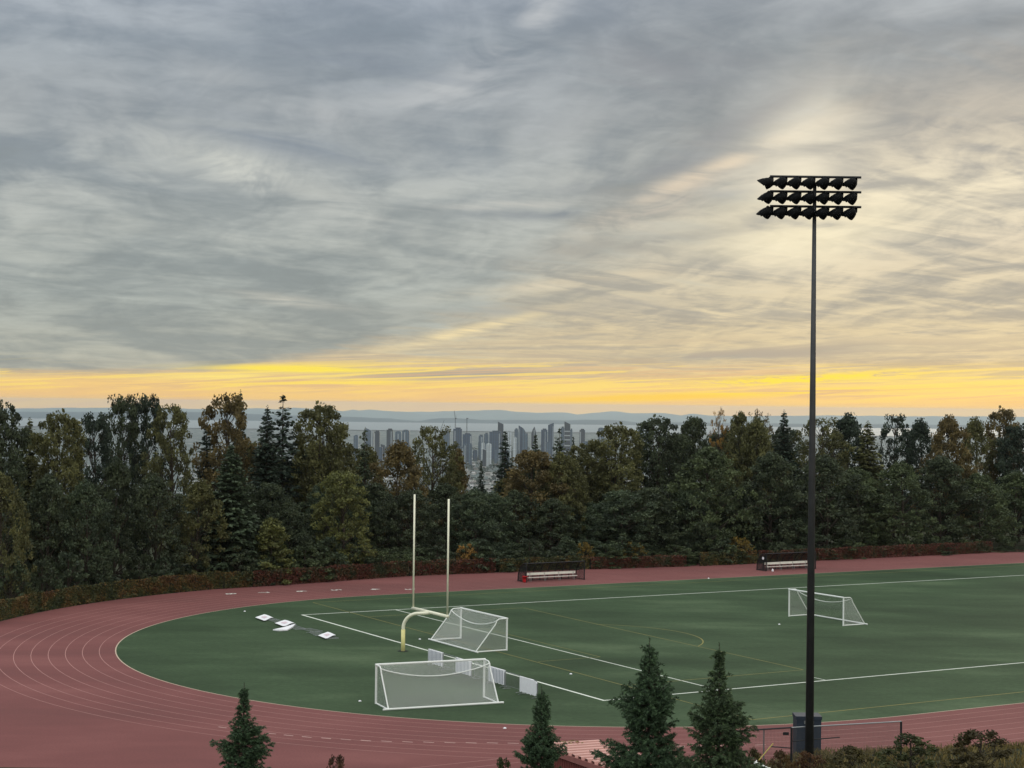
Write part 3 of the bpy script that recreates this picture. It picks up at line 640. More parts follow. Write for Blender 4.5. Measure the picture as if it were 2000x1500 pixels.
# ------------------------------------------------------------------ tree prototypes
def limb(mb, p0, p1, r0, r1, g, bend=.12, sides=5, n=4):
    p0, p1 = np.array(p0, float), np.array(p1, float); L_ = np.linalg.norm(p1-p0); k = g.normal(0, bend*L_*.5, 3); k[2] += bend*L_*.3
    pts = [tuple(p0+(p1-p0)*t + k*math.sin(t*math.pi)) for t in np.linspace(0, 1, n+1)]
    mb.tube(pts, [r0+(r1-r0)*t for t in np.linspace(0, 1, n+1)], sides, cap=False)
def mesh_of(mb, name, m_):
    o = mb.build(name, m_, smooth=True); me = o.data; bpy.data.objects.remove(o); return me
def broadleaf(seed, H=16.0, Wr=4.5, base=.12, style='dome', nclump=150, nleaf=70, size=.30, cr=.85):
    g = np.random.default_rng(seed); mb = MB(); C = []
    lean = g.normal(0, .02, 2)*H
    limb(mb, (0,0,-1.0), (lean[0],lean[1],H*.92), H*.02, .05, g, .03, 7, 8)
    lump = g.uniform(0, 6.28, 6)
    for i in range(nclump):
        h = g.random()**.85; th = g.uniform(0, 6.283)
        if style == 'dome': env = math.sin(math.pi*min(1, .12+.88*h)**.75)**.6 if h < .999 else 0
        elif style == 'oval': env = max(0, 1-((h-.42)/.6)**2)**.6
        elif style == 'cone': env = (1-h)**.75*.98+.06
        else: env = max(0, 1-((h-.5)/.56)**2)**.5
        env *= 1+.22*math.sin(3*th+lump[0]+5*h)+.14*math.sin(5*th+lump[1]-9*h)
        rr = Wr*env*(.45+.55*math.sqrt(g.random()))
        z = H*(base+(1-base)*h)
        C.append((lean[0]*h+rr*math.cos(th), lean[1]*h+rr*math.sin(th), z, cr*g.uniform(.55,1.25)))
    C = np.array(C)
    nl = {'open':70,'twig':70}.get(style, 34)
    for i in g.permutation(len(C))[:nl]:
        zt = max(H*.15, C[i,2]-g.uniform(.5,1.2)*math.hypot(C[i,0],C[i,1])-.3); zt = min(zt, H*.85); f = zt/H
        limb(mb, (lean[0]*f, lean[1]*f, zt), C[i,:3], H*.0085*(1-f*.7), .02, g, .14)
    P, T = [], []
    for c in C:
        k = int(nleaf*g.uniform(.5,1.4)); q = g.normal(size=(k,3)); q /= np.linalg.norm(q, axis=1)[:,None]; q *= (g.random(k)**.5)[:,None]*c[3]; q[:,2] *= .7
        P.append(c[:3]+q); T.append(np.clip(g.uniform(.12,.88)+g.normal(0,.09,k), 0, 1))
    if style in ('spire','open','twig'):                    # upright leading shoots
        for i in range(26 if style == 'spire' else 14):
            th = g.uniform(0,6.283); rr = Wr*.8*math.sqrt(g.random()); z0 = H*(1-.55*(rr/Wr)**1.3)*g.uniform(.78,.98); ln = g.uniform(.8,2.4)*H/16
            b0 = np.array((rr*math.cos(th), rr*math.sin(th), z0)); tip = b0+np.array((g.normal(0,.25)+.25*math.cos(th), g.normal(0,.25)+.25*math.sin(th), ln))
            limb(mb, b0-np.array((0,0,2.2)), tip, .05, .012, g, .05, 4, 3)
            k = {'spire':60,'open':36,'twig':9}[style]; t = g.random(k); q = b0+(tip-b0)*t[:,None]+g.normal(0,1,(k,3))*(.34*(1-t*.75))[:,None]*np.array((1,1,.6))
            P.append(q); T.append(np.clip(g.uniform(.2,.8)+g.normal(0,.18,k),0,1))
    P = np.vstack(P); T = np.concatenate(T)
    return quads_mesh('crown', leaves(P, size, g, .62, up=.3), T, LEAF), mesh_of(mb, 'trunk', BARK), H
def conifer(seed, H=19.0, Wr=3.4, base=.08, dens=1.0, droop=.25, irr=.25, step=.5, size=.42, power=.85, bare=0.0):
    g = np.random.default_rng(seed); mb = MB(); mb.tube([(0,0,-1),(0,0,H*.5),(0,0,H*.99)], [H*.017,H*.01,.02], 6, cap=False)
    V, T = [], []; z = H*base
    while z < H*.985:
        h = (z-H*base)/(H*(1-base)); r = Wr*((1-h)**power)+.10
        if h < .12: r *= .6+.4*h/.12
        nb = max(3, int((4+4*(1-h))*dens)); ph = g.uniform(0,6.28)
        if g.random() < bare*.5: z += step*g.uniform(.6,1.2); continue
        for b in range(nb):
            if g.random() < bare: continue
            th = ph+6.283*b/nb+g.normal(0,.25); L_ = r*g.uniform(1-irr, 1+irr)
            dr = np.array((math.cos(th), math.sin(th), 0)); sd = np.array((-math.sin(th), math.cos(th), 0)); zz = z+g.normal(0,.12)
            up = (h-.45)*.55; tipz = L_*(up-droop*(1-h))
            mid = np.array((0,0,zz))+dr*L_*.55+np.array((0,0,tipz*.75-.08*L_)); tip = np.array((0,0,zz))+dr*L_+np.array((0,0,tipz))
            if L_ > .6: mb.tube([(0,0,zz), tuple(mid), tuple(tip)], [.012*L_+.012,.02,.008], 3, cap=False)
            k = max(7, int(15*L_*dens)); t = g.uniform(.12,1.0,k); lat = g.uniform(-1,1,k)*(.32*L_*(1-t*.75)+.12)
            base_ = np.array((0,0,zz)); p = np.where(t[:,None]<.55, base_+(mid-base_)*(t/.55)[:,None], mid+(tip-mid)*((t-.55)/.45)[:,None]) + sd*lat[:,None]
            p[:,2] -= np.abs(lat)*.3+g.uniform(0,.22,k)
            ax = dr*(.6+.4*g.random(k))[:,None]+sd*(np.sign(lat)*.75)[:,None]+np.array((0,0,1))*(g.normal(-.22,.28,k))[:,None]; ax /= np.linalg.norm(ax,axis=1)[:,None]
            nr = np.array((0,0,1.0))+g.normal(0,.55,(k,3)); w = np.cross(ax,nr); w /= np.linalg.norm(w,axis=1)[:,None]+1e-9
            l = (size*1.25*g.uniform(.6,1.3,k)*(.65+.35*(1-h)))[:,None]; wd = l*.34
            V.append(np.stack([p-ax*l*.5, p+w*wd, p+ax*l*.6, p-w*wd],1)); T.append(np.clip(.45+g.normal(0,.2,k)+.25*(t-.5),0,1))
        z += step*g.uniform(.6,1.3)*(.55+.45*(1-h))
    k = 26; t = g.random(k); p = np.c_[g.normal(0,.07,k),g.normal(0,.07,k),H*(.955+.05*t)]
    V.append(leaves(p,.24,g,.4)); T.append(g.random(k))
    return quads_mesh('crown', np.vstack(V), np.concatenate(T), NEEDLE), mesh_of(mb,'trunk',BARK), H
PR = {'dome1':broadleaf(1,15,5.0,.06,'dome',230,62,0.37,.95), 'dome2':broadleaf(2,15,4.6,.05,'oval',230,62,0.35,.9), 'dome3':broadleaf(3,14,5.4,.05,'dome',240,60,0.35,.85),
 'spire1':broadleaf(4,17,3.7,.08,'spire',260,62,0.35,.85), 'spire2':broadleaf(5,17,4.3,.08,'spire',290,62,0.35,.85),
 'open1':broadleaf(6,17,4.3,.10,'open',210,58,0.35,.80), 'open2':broadleaf(7,17,4.6,.10,'open',180,56,0.35,.80),
 'twig1':broadleaf(8,16,3.4,.25,'twig',110,40,.25,.65), 'bush1':broadleaf(9,4.0,1.7,.02,'oval',70,50,.22,.42), 'bush2':broadleaf(10,3.2,1.5,.05,'open',50,34,.20,.36),
 'maple1':broadleaf(11,12,3.5,.03,'oval',260,60,.27,.62), 'cone1':broadleaf(12,7,2.4,.02,'cone',130,58,.26,.55),
 'fir1':conifer(21,19,3.6,.06,1.15,.22,.28,.46), 'fir2':conifer(22,19,3.0,.06,1.0,.30,.35,.52), 'firopen':conifer(23,19,3.6,.10,.85,.06,.40,.62,.50,.72,.12),
 'spindly':conifer(24,18,2.2,.12,.85,.2,.6,.5,.46,.6,.18), 'spruce1':conifer(25,16,4.4,.02,1.35,.30,.18,.42,.46,.8), 'small':conifer(26,6,1.5,.02,1.2,.15,.2,.28,.26,.9)}
FN = [(1.24,-22.8),(10.85,-24.2),(24.0,-26.9),(35.3,-26.4),(45.2,-26.0),(48.2,-25.2),(58.8,-24.0),(60.9,-23.8),(69.0,-23.8),(150,-24)]
FENCE_L = [(CS-(ROUT+3.7)*math.sin(a), CE-(ROUT+3.7)*math.cos(a)) for a in np.linspace(1.6, .26, 12)]
FPATH = FENCE_L + FN
def fence_depth(px):
    u = (px-1000)/FPX; pts = [W2(*q) for q in FPATH]
    for (x0,y0),(x1,y1) in zip(pts, pts[1:]):
        f0, f1 = x0-u*y0, x1-u*y1
        if f0*f1 <= 0 and f0 != f1: t = f0/(f0-f1); return y0+(y1-y0)*t
    return 175.0
TG = 'trees along the wood beyond the track'
trng = random.Random(11)
def crown_r(me):
    a = np.empty(len(me.vertices)*3, np.float32); me.vertices.foreach_get('co', a); a = a.reshape(-1, 3)
    return float(np.percentile(np.hypot(a[:,0], a[:,1]), 95))
def tree(kind, px, ytop, back, wpx, col, lab, name='tree', cat='tree', group=TG, sink=0.0):
    d = fence_depth(px)+back; tp = at(px, ytop, d); zb = tz(tp.x, d)-.2-sink; H = tp.z-zb
    cr, tr, h0 = PR[kind]
    e = empty(name, (tp.x, d, zb), lab, cat, group, trng.uniform(0, 6.28))
    r0 = crown_r(cr)
    sx = (wpx/2/FPX*d)/r0; sz = H/h0
    e.scale = (sx, sx, sz)
    mobj('crown', cr, e, color=col); mobj('trunk', tr, e)
    return e
# foliage colours
cDK, cFIR, cOL, cBR, cGR, cYE, cTE, cOR = lin(66,76,60), lin(54,66,58), lin(90,92,62), lin(100,90,62), lin(78,90,66), lin(98,103,64), lin(72,85,68), lin(146,116,66)
T = tree
T('open1',450,776,20,120,cBR,'brown leaved tree with bare forks at the left edge, behind the dark spruce',name='broadleaf_tree')
T('fir1',470,763,26,60,cFIR,'dark fir whose tip rises above the brown tree at the left edge',name='fir_tree')
T('fir1',522,793,14,100,cFIR,'dense dark fir just left of the tall sparse fir',name='fir_tree')
T('firopen',553,771,18,118,cFIR,'tall sparse fir with separate layered branches on the left skyline',name='fir_tree')
T('spire2',628,798,16,125,cOL,'tall many tipped tree behind the yellow green maple',name='broadleaf_tree')
T('spindly',713,836,10,62,cDK,'spindly ragged conifer right of the many tipped tree',name='fir_tree')
T('maple1',672,922,4,126,cYE,'yellow green maple standing forward by the red hedge',name='maple_tree')
T('cone1',532,1016,2.5,92,cYE,'small yellow green tree with a pointed crown by the left end of the hedge',name='maple_tree')
T('spruce1',452,868,5,132,cTE,'dark blue green spruce filling the left edge by the hedge',name='spruce_tree')
T('dome1',776,868,14,138,cBR,'brownish broadleaf tree left of the open tall tree, behind the goalpost',name='broadleaf_tree')
T('open2',846,838,18,116,cOL,'tall open tree with dark forked branches left of the city cranes',name='broadleaf_tree')
T('cone1',897,884,22,70,cBR,'brown green pointed tree under the city cranes',name='broadleaf_tree')
T('fir2',893,876,30,30,cFIR,'narrow fir tip showing under the tallest crane',name='fir_tree')
T('fir2',940,898,26,36,cFIR,'small lone fir tip left of the central fir',name='fir_tree')
T('fir2',987,841,20,74,cFIR,'dark central fir in front of the city towers',name='fir_tree')
T('fir2',1046,848,28,60,cDK,'fir tip in front of the pointed tower',name='fir_tree')
T('dome2',1040,882,14,140,cBR,'olive brown broadleaf tree right of the central fir',name='broadleaf_tree')
T('firopen',1093,836,26,70,cDK,'layered fir tip in front of the banded tower',name='fir_tree')
T('fir2',1120,852,24,34,cFIR,'narrow fir right of the layered fir tip',name='fir_tree')
T('dome3',1106,890,12,120,cOL,'broad olive tree below the layered fir tip',name='broadleaf_tree')
T('spire1',1147,868,16,92,cOL,'small headed olive tree left of the gap with the round topped tower',name='broadleaf_tree')
T('spire2',1205,836,14,122,cOL,'tall spired broadleaf tree left of the blue gap',name='broadleaf_tree')
T('spire2',1285,822,16,116,cDK,'open dark tree right of the blue gap',name='broadleaf_tree')
T('dome2',1352,817,20,92,cDK,'dark tall tree at the start of the right hand wood',name='broadleaf_tree')
T('twig1',1402,801,24,50,cOR,'tree with thin reddish tips on the right skyline',name='broadleaf_tree')
T('dome3',1440,812,20,116,cOL,'olive tree right of the reddish tips on the right skyline',name='broadleaf_tree')
T('twig1',1487,804,22,70,lin(96,88,64),'thin tree with pale bare twigs on the right skyline',name='broadleaf_tree')
T('dome1',1480,822,16,110,cOL,'brown olive tree under the pale bare twigs',name='broadleaf_tree')
T('fir1',1532,802,18,84,cFIR,'dark fir at the right edge of the photograph',name='fir_tree')
T('dome3',1385,878,8,190,cGR,'broad dark green tree standing forward at the right of the wood',name='broadleaf_tree')
T('dome1',1508,888,7,150,cDK,'broad green tree behind the right hand dugout',name='broadleaf_tree')
T('dome2',1222,960,5,150,cTE,'grey green feathery tree in front of the blue gap',name='broadleaf_tree')
T('cone1',1108,1050,3,56,cTE,'low grey green tree behind the left dugout',name='broadleaf_tree')
T('small',1031,1078,1.4,26,cDK,'tiny dark conifer behind the left dugout',name='fir_tree')
T('bush2',908,1064,1.5,46,cOR,'small orange shrub above the end of the red hedge',name='shrub',cat='shrub',group='autumn shrubs behind the fences')
T('bush2',1142,1060,1.6,40,lin(120,104,56),'small yellow shrub right of the left dugout',name='shrub',cat='shrub',group='autumn shrubs behind the fences')
T('bush2',1241,1060,1.6,52,lin(112,100,54),'small yellow shrub above the middle hedge',name='shrub',cat='shrub',group='autumn shrubs behind the fences')
T('bush2',1447,1050,1.6,54,lin(118,102,52),'small golden tiered shrub above the yellow green hedge',name='shrub',cat='shrub',group='autumn shrubs behind the fences')
# the body of the wood, half hidden
def filler(lo, hi, n, ylo, yhi, b0, b1, w0, w1, kinds, cols, lab, grp):
    for i in range(n):
        px = lo+(hi-lo)*(i+.5)/n+trng.uniform(-14,14)
        T(trng.choice(kinds), px, trng.uniform(ylo,yhi), trng.uniform(b0,b1), trng.uniform(w0,w1), trng.choice(cols), lab, name='broadleaf_tree', group=grp)
filler(440,1560,20,940,985,6,13,105,140,['dome1','dome2','dome3'],[cDK,cTE,cDK],'dark green broadleaf tree low in the wood, half hidden by its neighbours','half hidden trees low in the wood')
filler(430,735,8,866,900,20,30,100,130,['dome1','spire2'],[cDK,cOL],'dark broadleaf tree deep in the wood behind the firs','half hidden trees deep in the left of the wood')
filler(985,1215,7,900,926,16,24,100,130,['dome1','dome2','dome3'],[cDK,cOL,cTE],'dark olive broadleaf tree deep in the middle of the wood','half hidden trees deep in the middle of the wood')
filler(1290,1560,8,834,862,20,32,90,130,['dome1','spire2','dome3'],[cDK,cOL],'dark broadleaf tree deep in the right hand wood','half hidden trees deep in the right of the wood')
filler(440,1560,34,1050,1084,1.8,4,64,100,['bush1'],[cDK,cTE,cGR],'dark green bush at the foot of the wood behind the fence','bushes at the foot of the wood')
# the wood goes on past both sides of the photograph
def hillside_wood():
    g = np.random.default_rng(23); V, Tn = [], []
    for i in range(520):
        px = g.uniform(-150, 2150); d = g.uniform(265, 380); x = (px-1000)/FPX*d
        dip = 34*math.exp(-((px-1236)/26)**2); yt = 948+dip+g.uniform(-6, 26); zt = at(px, yt, d).z; zb = tz(x, d); r = g.uniform(2.2, 3.8); k = 85
        q = g.normal(size=(k,3)); q /= np.linalg.norm(q,axis=1)[:,None]; q *= np.array((r, r, max(1.5,(zt-zb)*.5)))*(g.random(k)**.4)[:,None]
        P = q+np.array((x, d, (zt+zb)/2)); V.append(leaves(P, .75, g, .7, up=.4)); Tn.append(np.clip(g.uniform(.2,.8)+g.normal(0,.1,k),0,1))
    me = quads_mesh('hillside_wood', np.vstack(V), np.concatenate(Tn), LEAF)
    tag(mobj('hillside_wood', me, color=lin(60,72,62)), 'far wood running down the hillside behind the nearer trees', kind='stuff')
hillside_wood()
filler(-20,425,8,770,830,12,26,80,120,['fir1','fir2','spire2','open1'],[cFIR,cOL,cDK],'tree of the wood going on past the left side of the photograph','trees past the left side')
filler(-20,425,6,900,950,4,9,120,150,['dome1','spruce1','dome3'],[cDK,cTE,cOL],'tree of the wood going on past the left side of the photograph','trees past the left side')
filler(1575,2020,9,800,850,12,26,80,130,['fir1','spire2','dome1','open2'],[cFIR,cOL,cBR],'tree of the wood going on past the right side of the photograph','trees past the right side')
filler(1575,2020,6,890,940,5,10,130,170,['dome1','dome3'],[cDK,cGR],'tree of the wood going on past the right side of the photograph','trees past the right side')
filler(-20,425,7,1075,1100,1.8,4,60,90,['bush1'],[cDK,cTE],'dark green bush at the foot of the wood past the left side','bushes past the left side')
filler(1575,2020,8,1050,1070,1.8,4,60,90,['bush1'],[cDK,cGR],'dark green bush at the foot of the wood past the right side','bushes past the right side')

# ------------------------------------------------------------------ fences under creepers
def vine_fence(path, h, thick, m_, lab, seed, dens=230, top=.12):
    g = np.random.default_rng(seed); P3 = [W3(*q) for q in path]; o0 = P3[0]
    e = empty('vine_covered_fence', o0, lab, 'hedge', 'creeper covered fences along the track')
    rail = MB(); rail.tube([p-o0+Vector((0,0,h-.15)) for p in P3], .02, 6); rail.build('rail', BLACK, e)
    V, Tn = [], []
    for p, q in zip(P3, P3[1:]):
        L_ = (q-p).length; n = int(L_*h*dens); t = g.random(n); d = (q-p).normalized(); nn = np.array((-d.y, d.x, 0))
        s_ = t*L_; th_ = h*(1+top*(np.sin(s_*.9+seed)+.6*np.sin(s_*2.3))*.25)
        z = g.random(n)*th_; off = g.uniform(-1,1,n)*thick*.5*(.6+.4*np.sin(s_*1.7+z*2))
        pos = np.array(p-o0)+np.outer(s_, np.array(d))+np.outer(off, nn); pos[:,2] += z+.02
        V.append(leaves(pos, .17, g, .7)); Tn.append(np.clip(g.normal(.42,.14,n),0,1))
        k = max(1, int(L_/2.5))
    for p, q in zip(P3, P3[1:]):
        k = max(1, round((q-p).length/3))
        for i in range(k): c = p+(q-p)*(i/k)-o0; MB().tube([c+Vector((0,0,-.2)), c+Vector((0,0,h-.12))], .03, 6).build('post', BLACK, e)
    me = quads_mesh('creeper', np.vstack(V), np.concatenate(Tn), m_); mobj('creeper', me, e)
    return e
vine_fence(FENCE_L[5:]+[(1.24,-22.8)], 1.7, .5, VINE2, 'green creeper covered fence at the left end of the red hedge', 3)
vine_fence([(1.24,-22.8),(4.5,-23.3)], 1.6, .5, VINE2, 'short green stretch of hedge joining the long red hedge', 13)
vine_fence([(4.5,-23.3),(10.85,-24.2),(24.0,-26.9),(34.5,-26.45)], 1.65, .5, VINE, 'long fence under dark red creeper on the left of the track', 4)
vine_fence([(34.9,-26.4),(38.5,-26.3)], 1.5, .6, VINE2, 'green end of the hedge left of the first dugout', 5)
vine_fence([(46.5,-25.6),(58.8,-24.0)], 1.35, .6, VINE, 'low red and green hedge between the two dugouts', 6)
vine_fence([(60.6,-23.8),(69.0,-23.8)], 1.55, .7, VINE2, 'yellow green hedge left of the second dugout', 7)
vine_fence([(69.3,-23.8),(86,-23.8),(108,-24)], 1.5, .6, VINE, 'red hedge past the second dugout', 8)
vine_fence([(38.8,-26.3),(45.2,-26.0),(46.3,-25.7)], 1.55, .5, VINE2, 'olive brown creeper fence behind the left dugout', 9)

# ------------------------------------------------------------------ goals
def bar(mb, p, q, r, sides=10): mb.tube([p, q], r, sides)
def goal(s0, e0, ax, face, W, depth, lab):
    """front left post foot at (s0,e0); ax = unit (s,e) along the mouth, face = unit (s,e) towards the back"""
    o = W3(s0, e0); X = (W3(ax[0], ax[1])-W3(0,0)); Yv = (W3(face[0], face[1])-W3(0,0)); X.normalize(); Yv.normalize(); Z = Vector((0,0,1)); H = 2.44
    t = empty('soccer_goal', o, lab, 'goal', 'portable soccer goals')
    r = .07; td = .9; B = lambda x, y, z: X*x+Yv*y+Z*z
    for x in (0, W):
        MB().tube([B(x,0,0), B(x,0,H)], r, 12).build('post', WHITE, t)
        MB().tube([B(x,0,H-.0), B(x,td*.8,H-.02), B(x,td*1.0,H-.14), B(x,td+.10,H-.4), B(x,depth,.06)], .045, 10).build('back_stay', WHITE, t)
        MB().tube([B(x,.06,.05), B(x,depth,.05)], .05, 8).build('ground_bar', WHITE, t)
    MB().tube([B(-r,0,H), B(W+r,0,H)], r, 12).build('crossbar', WHITE, t)
    MB().tube([B(-.35,depth,.07), B(W+.35,depth,.07)], .065, 8).build('back_bar', WHITE, t)
    sagf = lambda a: -.62*math.sin(math.pi*a)**.8
    pts = [B(W*a, td, H-.12+sagf(a)) for a in np.linspace(0,1,25)]
    MB().tube(pts, .035, 6).build('net_cord', WHITE, t)
    net_panel('net', B(0,.02,H), B(W,.02,H), B(W,td,H-.12), B(0,td,H-.12), NET, t, lambda a, b: Z*(sagf(a)*b), 24, 5)
    net_panel('net', B(0,td,H-.12), B(W,td,H-.12), B(W,depth,.08), B(0,depth,.08), NET, t, lambda a, b: Z*(sagf(a)*(1-b))+Yv*(-.18*math.sin(math.pi*b)), 24, 8)
    for x in (0, W): net_panel('net', B(x,.02,.06), B(x,depth,.06), B(x,td,H-.14), B(x,.02,H), NET, t, None, 6, 6)
    return t
def unit2(a): n = math.hypot(*a); return (a[0]/n, a[1]/n)
goal(-13.5, 43.5, unit2((7.07,.9)), unit2((-.9,7.07)), 7.25, 2.45, 'nearest white goal, seen from behind its net, by the near bend of the track')
goal(5.45, 19.4, (0,1), (-1,0), 7.4, 2.7, 'white goal standing on the end zone just right of the goalposts')
goal(39.1, 19.1, (0,1), (1,0), 7.32, 2.4, 'white goal far out on the turf at the right edge')

# ------------------------------------------------------------------ football goalposts
def goalposts():
    base = W3(-1.86, 23.77); cb = W3(-.43, 25.37); Xe = (W3(0,1)-W3(0,0)).normalized(); Fs = cb-base; Z = Vector((0,0,1))
    t = empty('football_goalposts', base, 'tall cream football goalposts on a bent yellow padded post behind the end line', 'goalposts')
    c = Fs + Z*3.05
    MB().tube([Z*-.3, Z*1.65], .155, 14).build('post_pad', YELLOW, t, True)
    q = [Z*1.6, Z*1.72] + [Fs.normalized()*(1.3*(1-math.cos(a))) + Z*(1.76+1.16*math.sin(a)) for a in np.linspace(.1, math.pi/2, 11)] + [c-Z*.05]
    MB().tube(q, .13, 14).build('gooseneck', CREAM, t, True)
    MB().tube([c-Xe*2.88, c+Xe*2.88], .125, 12).build('crossbar', CREAM, t, True)
    for k, h in ((-1, 11.78), (1, 11.72)):
        p = c+Xe*(2.80*k)+Z*.05; u_ = MB().tube([p, Vector((p.x, p.y, h))], .07, 10).build('upright', CREAM, t, True)
        MB().box(Vector((p.x+.05, p.y, h-.25)), (.05,.02,.5)).build('ribbon', CLOTH, t)
    MB().prism([(.42*math.cos(a), .42*math.sin(a)) for a in np.linspace(0, 6.283, 20)[:-1]], .013, .03).build('footing', mat('dark_rubber', lin(36,44,36), .9), t)
goalposts()

# ------------------------------------------------------------------ crowd barriers
ROWB = 'crowd barriers behind the end line'
def barrier_frame(t, fall=False):
    W, H = 2.2, 1.1; mb = MB()
    q = lambda x, z, y=0.0: (x, z, .06+y) if fall else (x, y, z+.05)
    mb.tube([q(0,.0),q(0,H-.1),q(.1,H),q(W-.1,H),q(W,H-.1),q(W,0)], .014 if fall else .02, 6); mb.build('frame', STEEL, t)
    mb = MB(); mb.tube([q(0,.2), q(W,.2)], .014, 5)
    for k in range(1, 15): mb.tube([q(W*k/15,.2), q(W*k/15,H)], .004 if fall else .009, 4)
    mb.build('bars', STEEL, t)
    for x in (.25, W-.25): MB().tube([q(x,.0,-.0 if fall else -.28), q(x,.02,.0 if not fall else .02), q(x,.0,.3 if not fall else .05)], .02, 5).build('foot', STEEL, t)
def barrier(e0, label, cover=None, s0=-3.4, seed=0):
    o = W3(s0, e0); dirv = (W3(s0, e0+1)-o); rz = math.atan2(dirv.y, dirv.x)
    t = empty('crowd_barrier', o, label, 'barrier', ROWB, rz); barrier_frame(t)
    if cover:
        g = random.Random(seed); n = 60; vs, fs = [], []
        z1, z0, pleat = 1.17, .20, cover == 'pleated'
        for side in (-1, 1):
            k0 = len(vs)
            for i in range(n+1):
                x = .02+2.16*i/n; y = side*(.05+(.045*math.sin(i*2*math.pi*11/n) if pleat else .01*math.sin(i*.2)))
                zt = z1-(0 if pleat else .16*max(0, (i/n-.72)/.28)**2)
                for j, z in enumerate((zt, z0+.6*(zt-z0), z0+.02*math.sin(i*.5+seed)+(0 if pleat else .02*math.sin(i*.9)))): vs.append((x, y, z))
            for i in range(n):
                for j in range(2): a = k0+i*3+j; fs.append((a, a+3, a+4, a+1))
        for i in range(n): a = i*3; b = (n+1)*3+i*3; fs.append((a, b, b+3, a+3))
        MB().raw(vs, fs).build('banner', CLOTH, t)
        if pleat:                                              # dark strips painted on as the shade between the folds
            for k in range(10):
                MB().box((.2+.2*k, -.108, .69), (.045, .008, .90)).build('fold_shade', mat('fold_shade_cloth', lin(104,116,134), .9), t)
    return t
barrier(30.75, 'pleated white banner barrier farthest left, seen over the crossbar of the nearest goal', 'pleated', -3.25, 1)
barrier(33.05, 'bare crowd barrier right of the farthest pleated banner', None, -3.3)
barrier(35.3, 'pleated white banner barrier seen through the right of the nearest net', 'pleated', -3.45, 2)
barrier(37.65, 'bare crowd barrier just right of the nearest goal net', None, -3.3)
barrier(39.7, 'pleated white banner barrier just right of the nearest goal', 'pleated', -3.3, 3)
barrier(42.05, 'bare crowd barrier left of the smooth white banner', None, -3.45)
barrier(44.35, 'smooth white banner barrier beside the tip of a spruce', 'smooth', -3.6, 4)
def fallen(e0, s0, label, quad=None, rot=0.0):
    o = W3(s0, e0); dv = (W3(s0, e0+1)-o); rz = math.atan2(dv.y, dv.x)+rot
    t = empty('fallen_barrier', o, label, 'barrier', 'crowd barriers lying on the turf', rz); barrier_frame(t, True)
    if quad:
        inv = Matrix.Rotation(-rz, 4, 'Z'); q = [inv @ (onz(*p)-o) for p in quad]; n = 8; vs = []
        for z in (.13, .115):
            for j in range(n+1):
                for i in range(n+1):
                    a, b = i/n, j/n; p = (q[0]*(1-a)+q[1]*a)*(1-b)+(q[3]*(1-a)+q[2]*a)*b; vs.append((p.x, p.y, z+.03*math.sin(a*7)*math.sin(b*5)))
        fs = []; m1 = (n+1)**2
        for j in range(n):
            for i in range(n): k = j*(n+1)+i; fs += [(k,k+1,k+n+2,k+n+1), (m1+k,m1+k+n+1,m1+k+n+2,m1+k+1)]
        MB().raw(vs, fs).build('banner', CLOTH, t)
        mk = MB(); g = random.Random(int(e0*10))
        for r_ in range(3):
            b = .34+.13*r_; a = .30
            while a < .68:
                w = g.uniform(.03,.07); pq = [(q[0]*(1-x)+q[1]*x)*(1-y)+(q[3]*(1-x)+q[2]*x)*y for x, y in ((a,b),(a+w,b),(a+w,b+.09),(a,b+.09))]
                mk.raw([(p.x,p.y,.17) for p in pq], [(0,1,2,3)]); a += w+.02
        mk.build('print', PINK, t)
    return t
fallen(.2, -4.4, 'fallen barrier under a white printed banner, farthest left of the three', [(498.5,1208.5),(516,1202.5),(534,1208.5),(515.5,1215)])
fallen(2.45, -4.4, 'bare fallen barrier between the first two printed banners')
fallen(4.6, -4.4, 'fallen barrier under the middle printed banner, touched by a folded cloth', [(537,1219.7),(556,1213.5),(575,1219),(553,1226)])
fallen(7.0, -4.6, 'bare fallen barrier right of the folded cloth')
fallen(9.1, -4.2, 'bare fallen barrier midway to the nearest printed banner', None, .12)
fallen(11.2, -4.4, 'bare fallen barrier touching the nearest printed banner', None, -.1)
fallen(13.3, -4.5, 'fallen barrier under the printed banner nearest the goalposts', [(621,1244),(640,1237),(656,1243),(636,1250)])
def cloth():
    q = [onz(*p) for p in ((533,1232),(556,1228),(577,1220.5),(572,1227),(561,1232.5),(545,1233.5))]; c = sum(q, Vector())/6
    top = [tuple(p-c+Vector((0,0,.10+.05*(i % 2)))) for i, p in enumerate(q)]; bot = [(p[0],p[1],.02) for p in top]
    o = MB().raw(top+bot, [tuple(range(6)), tuple(range(11,5,-1))]+[(i,6+i,6+(i+1)%6,(i+1)%6) for i in range(6)]).build('banner_cloth', CLOTH)
    o.location = (c.x,c.y,.01); tag(o, 'folded strip of white cloth lying against the middle printed banner', 'banner')
cloth()

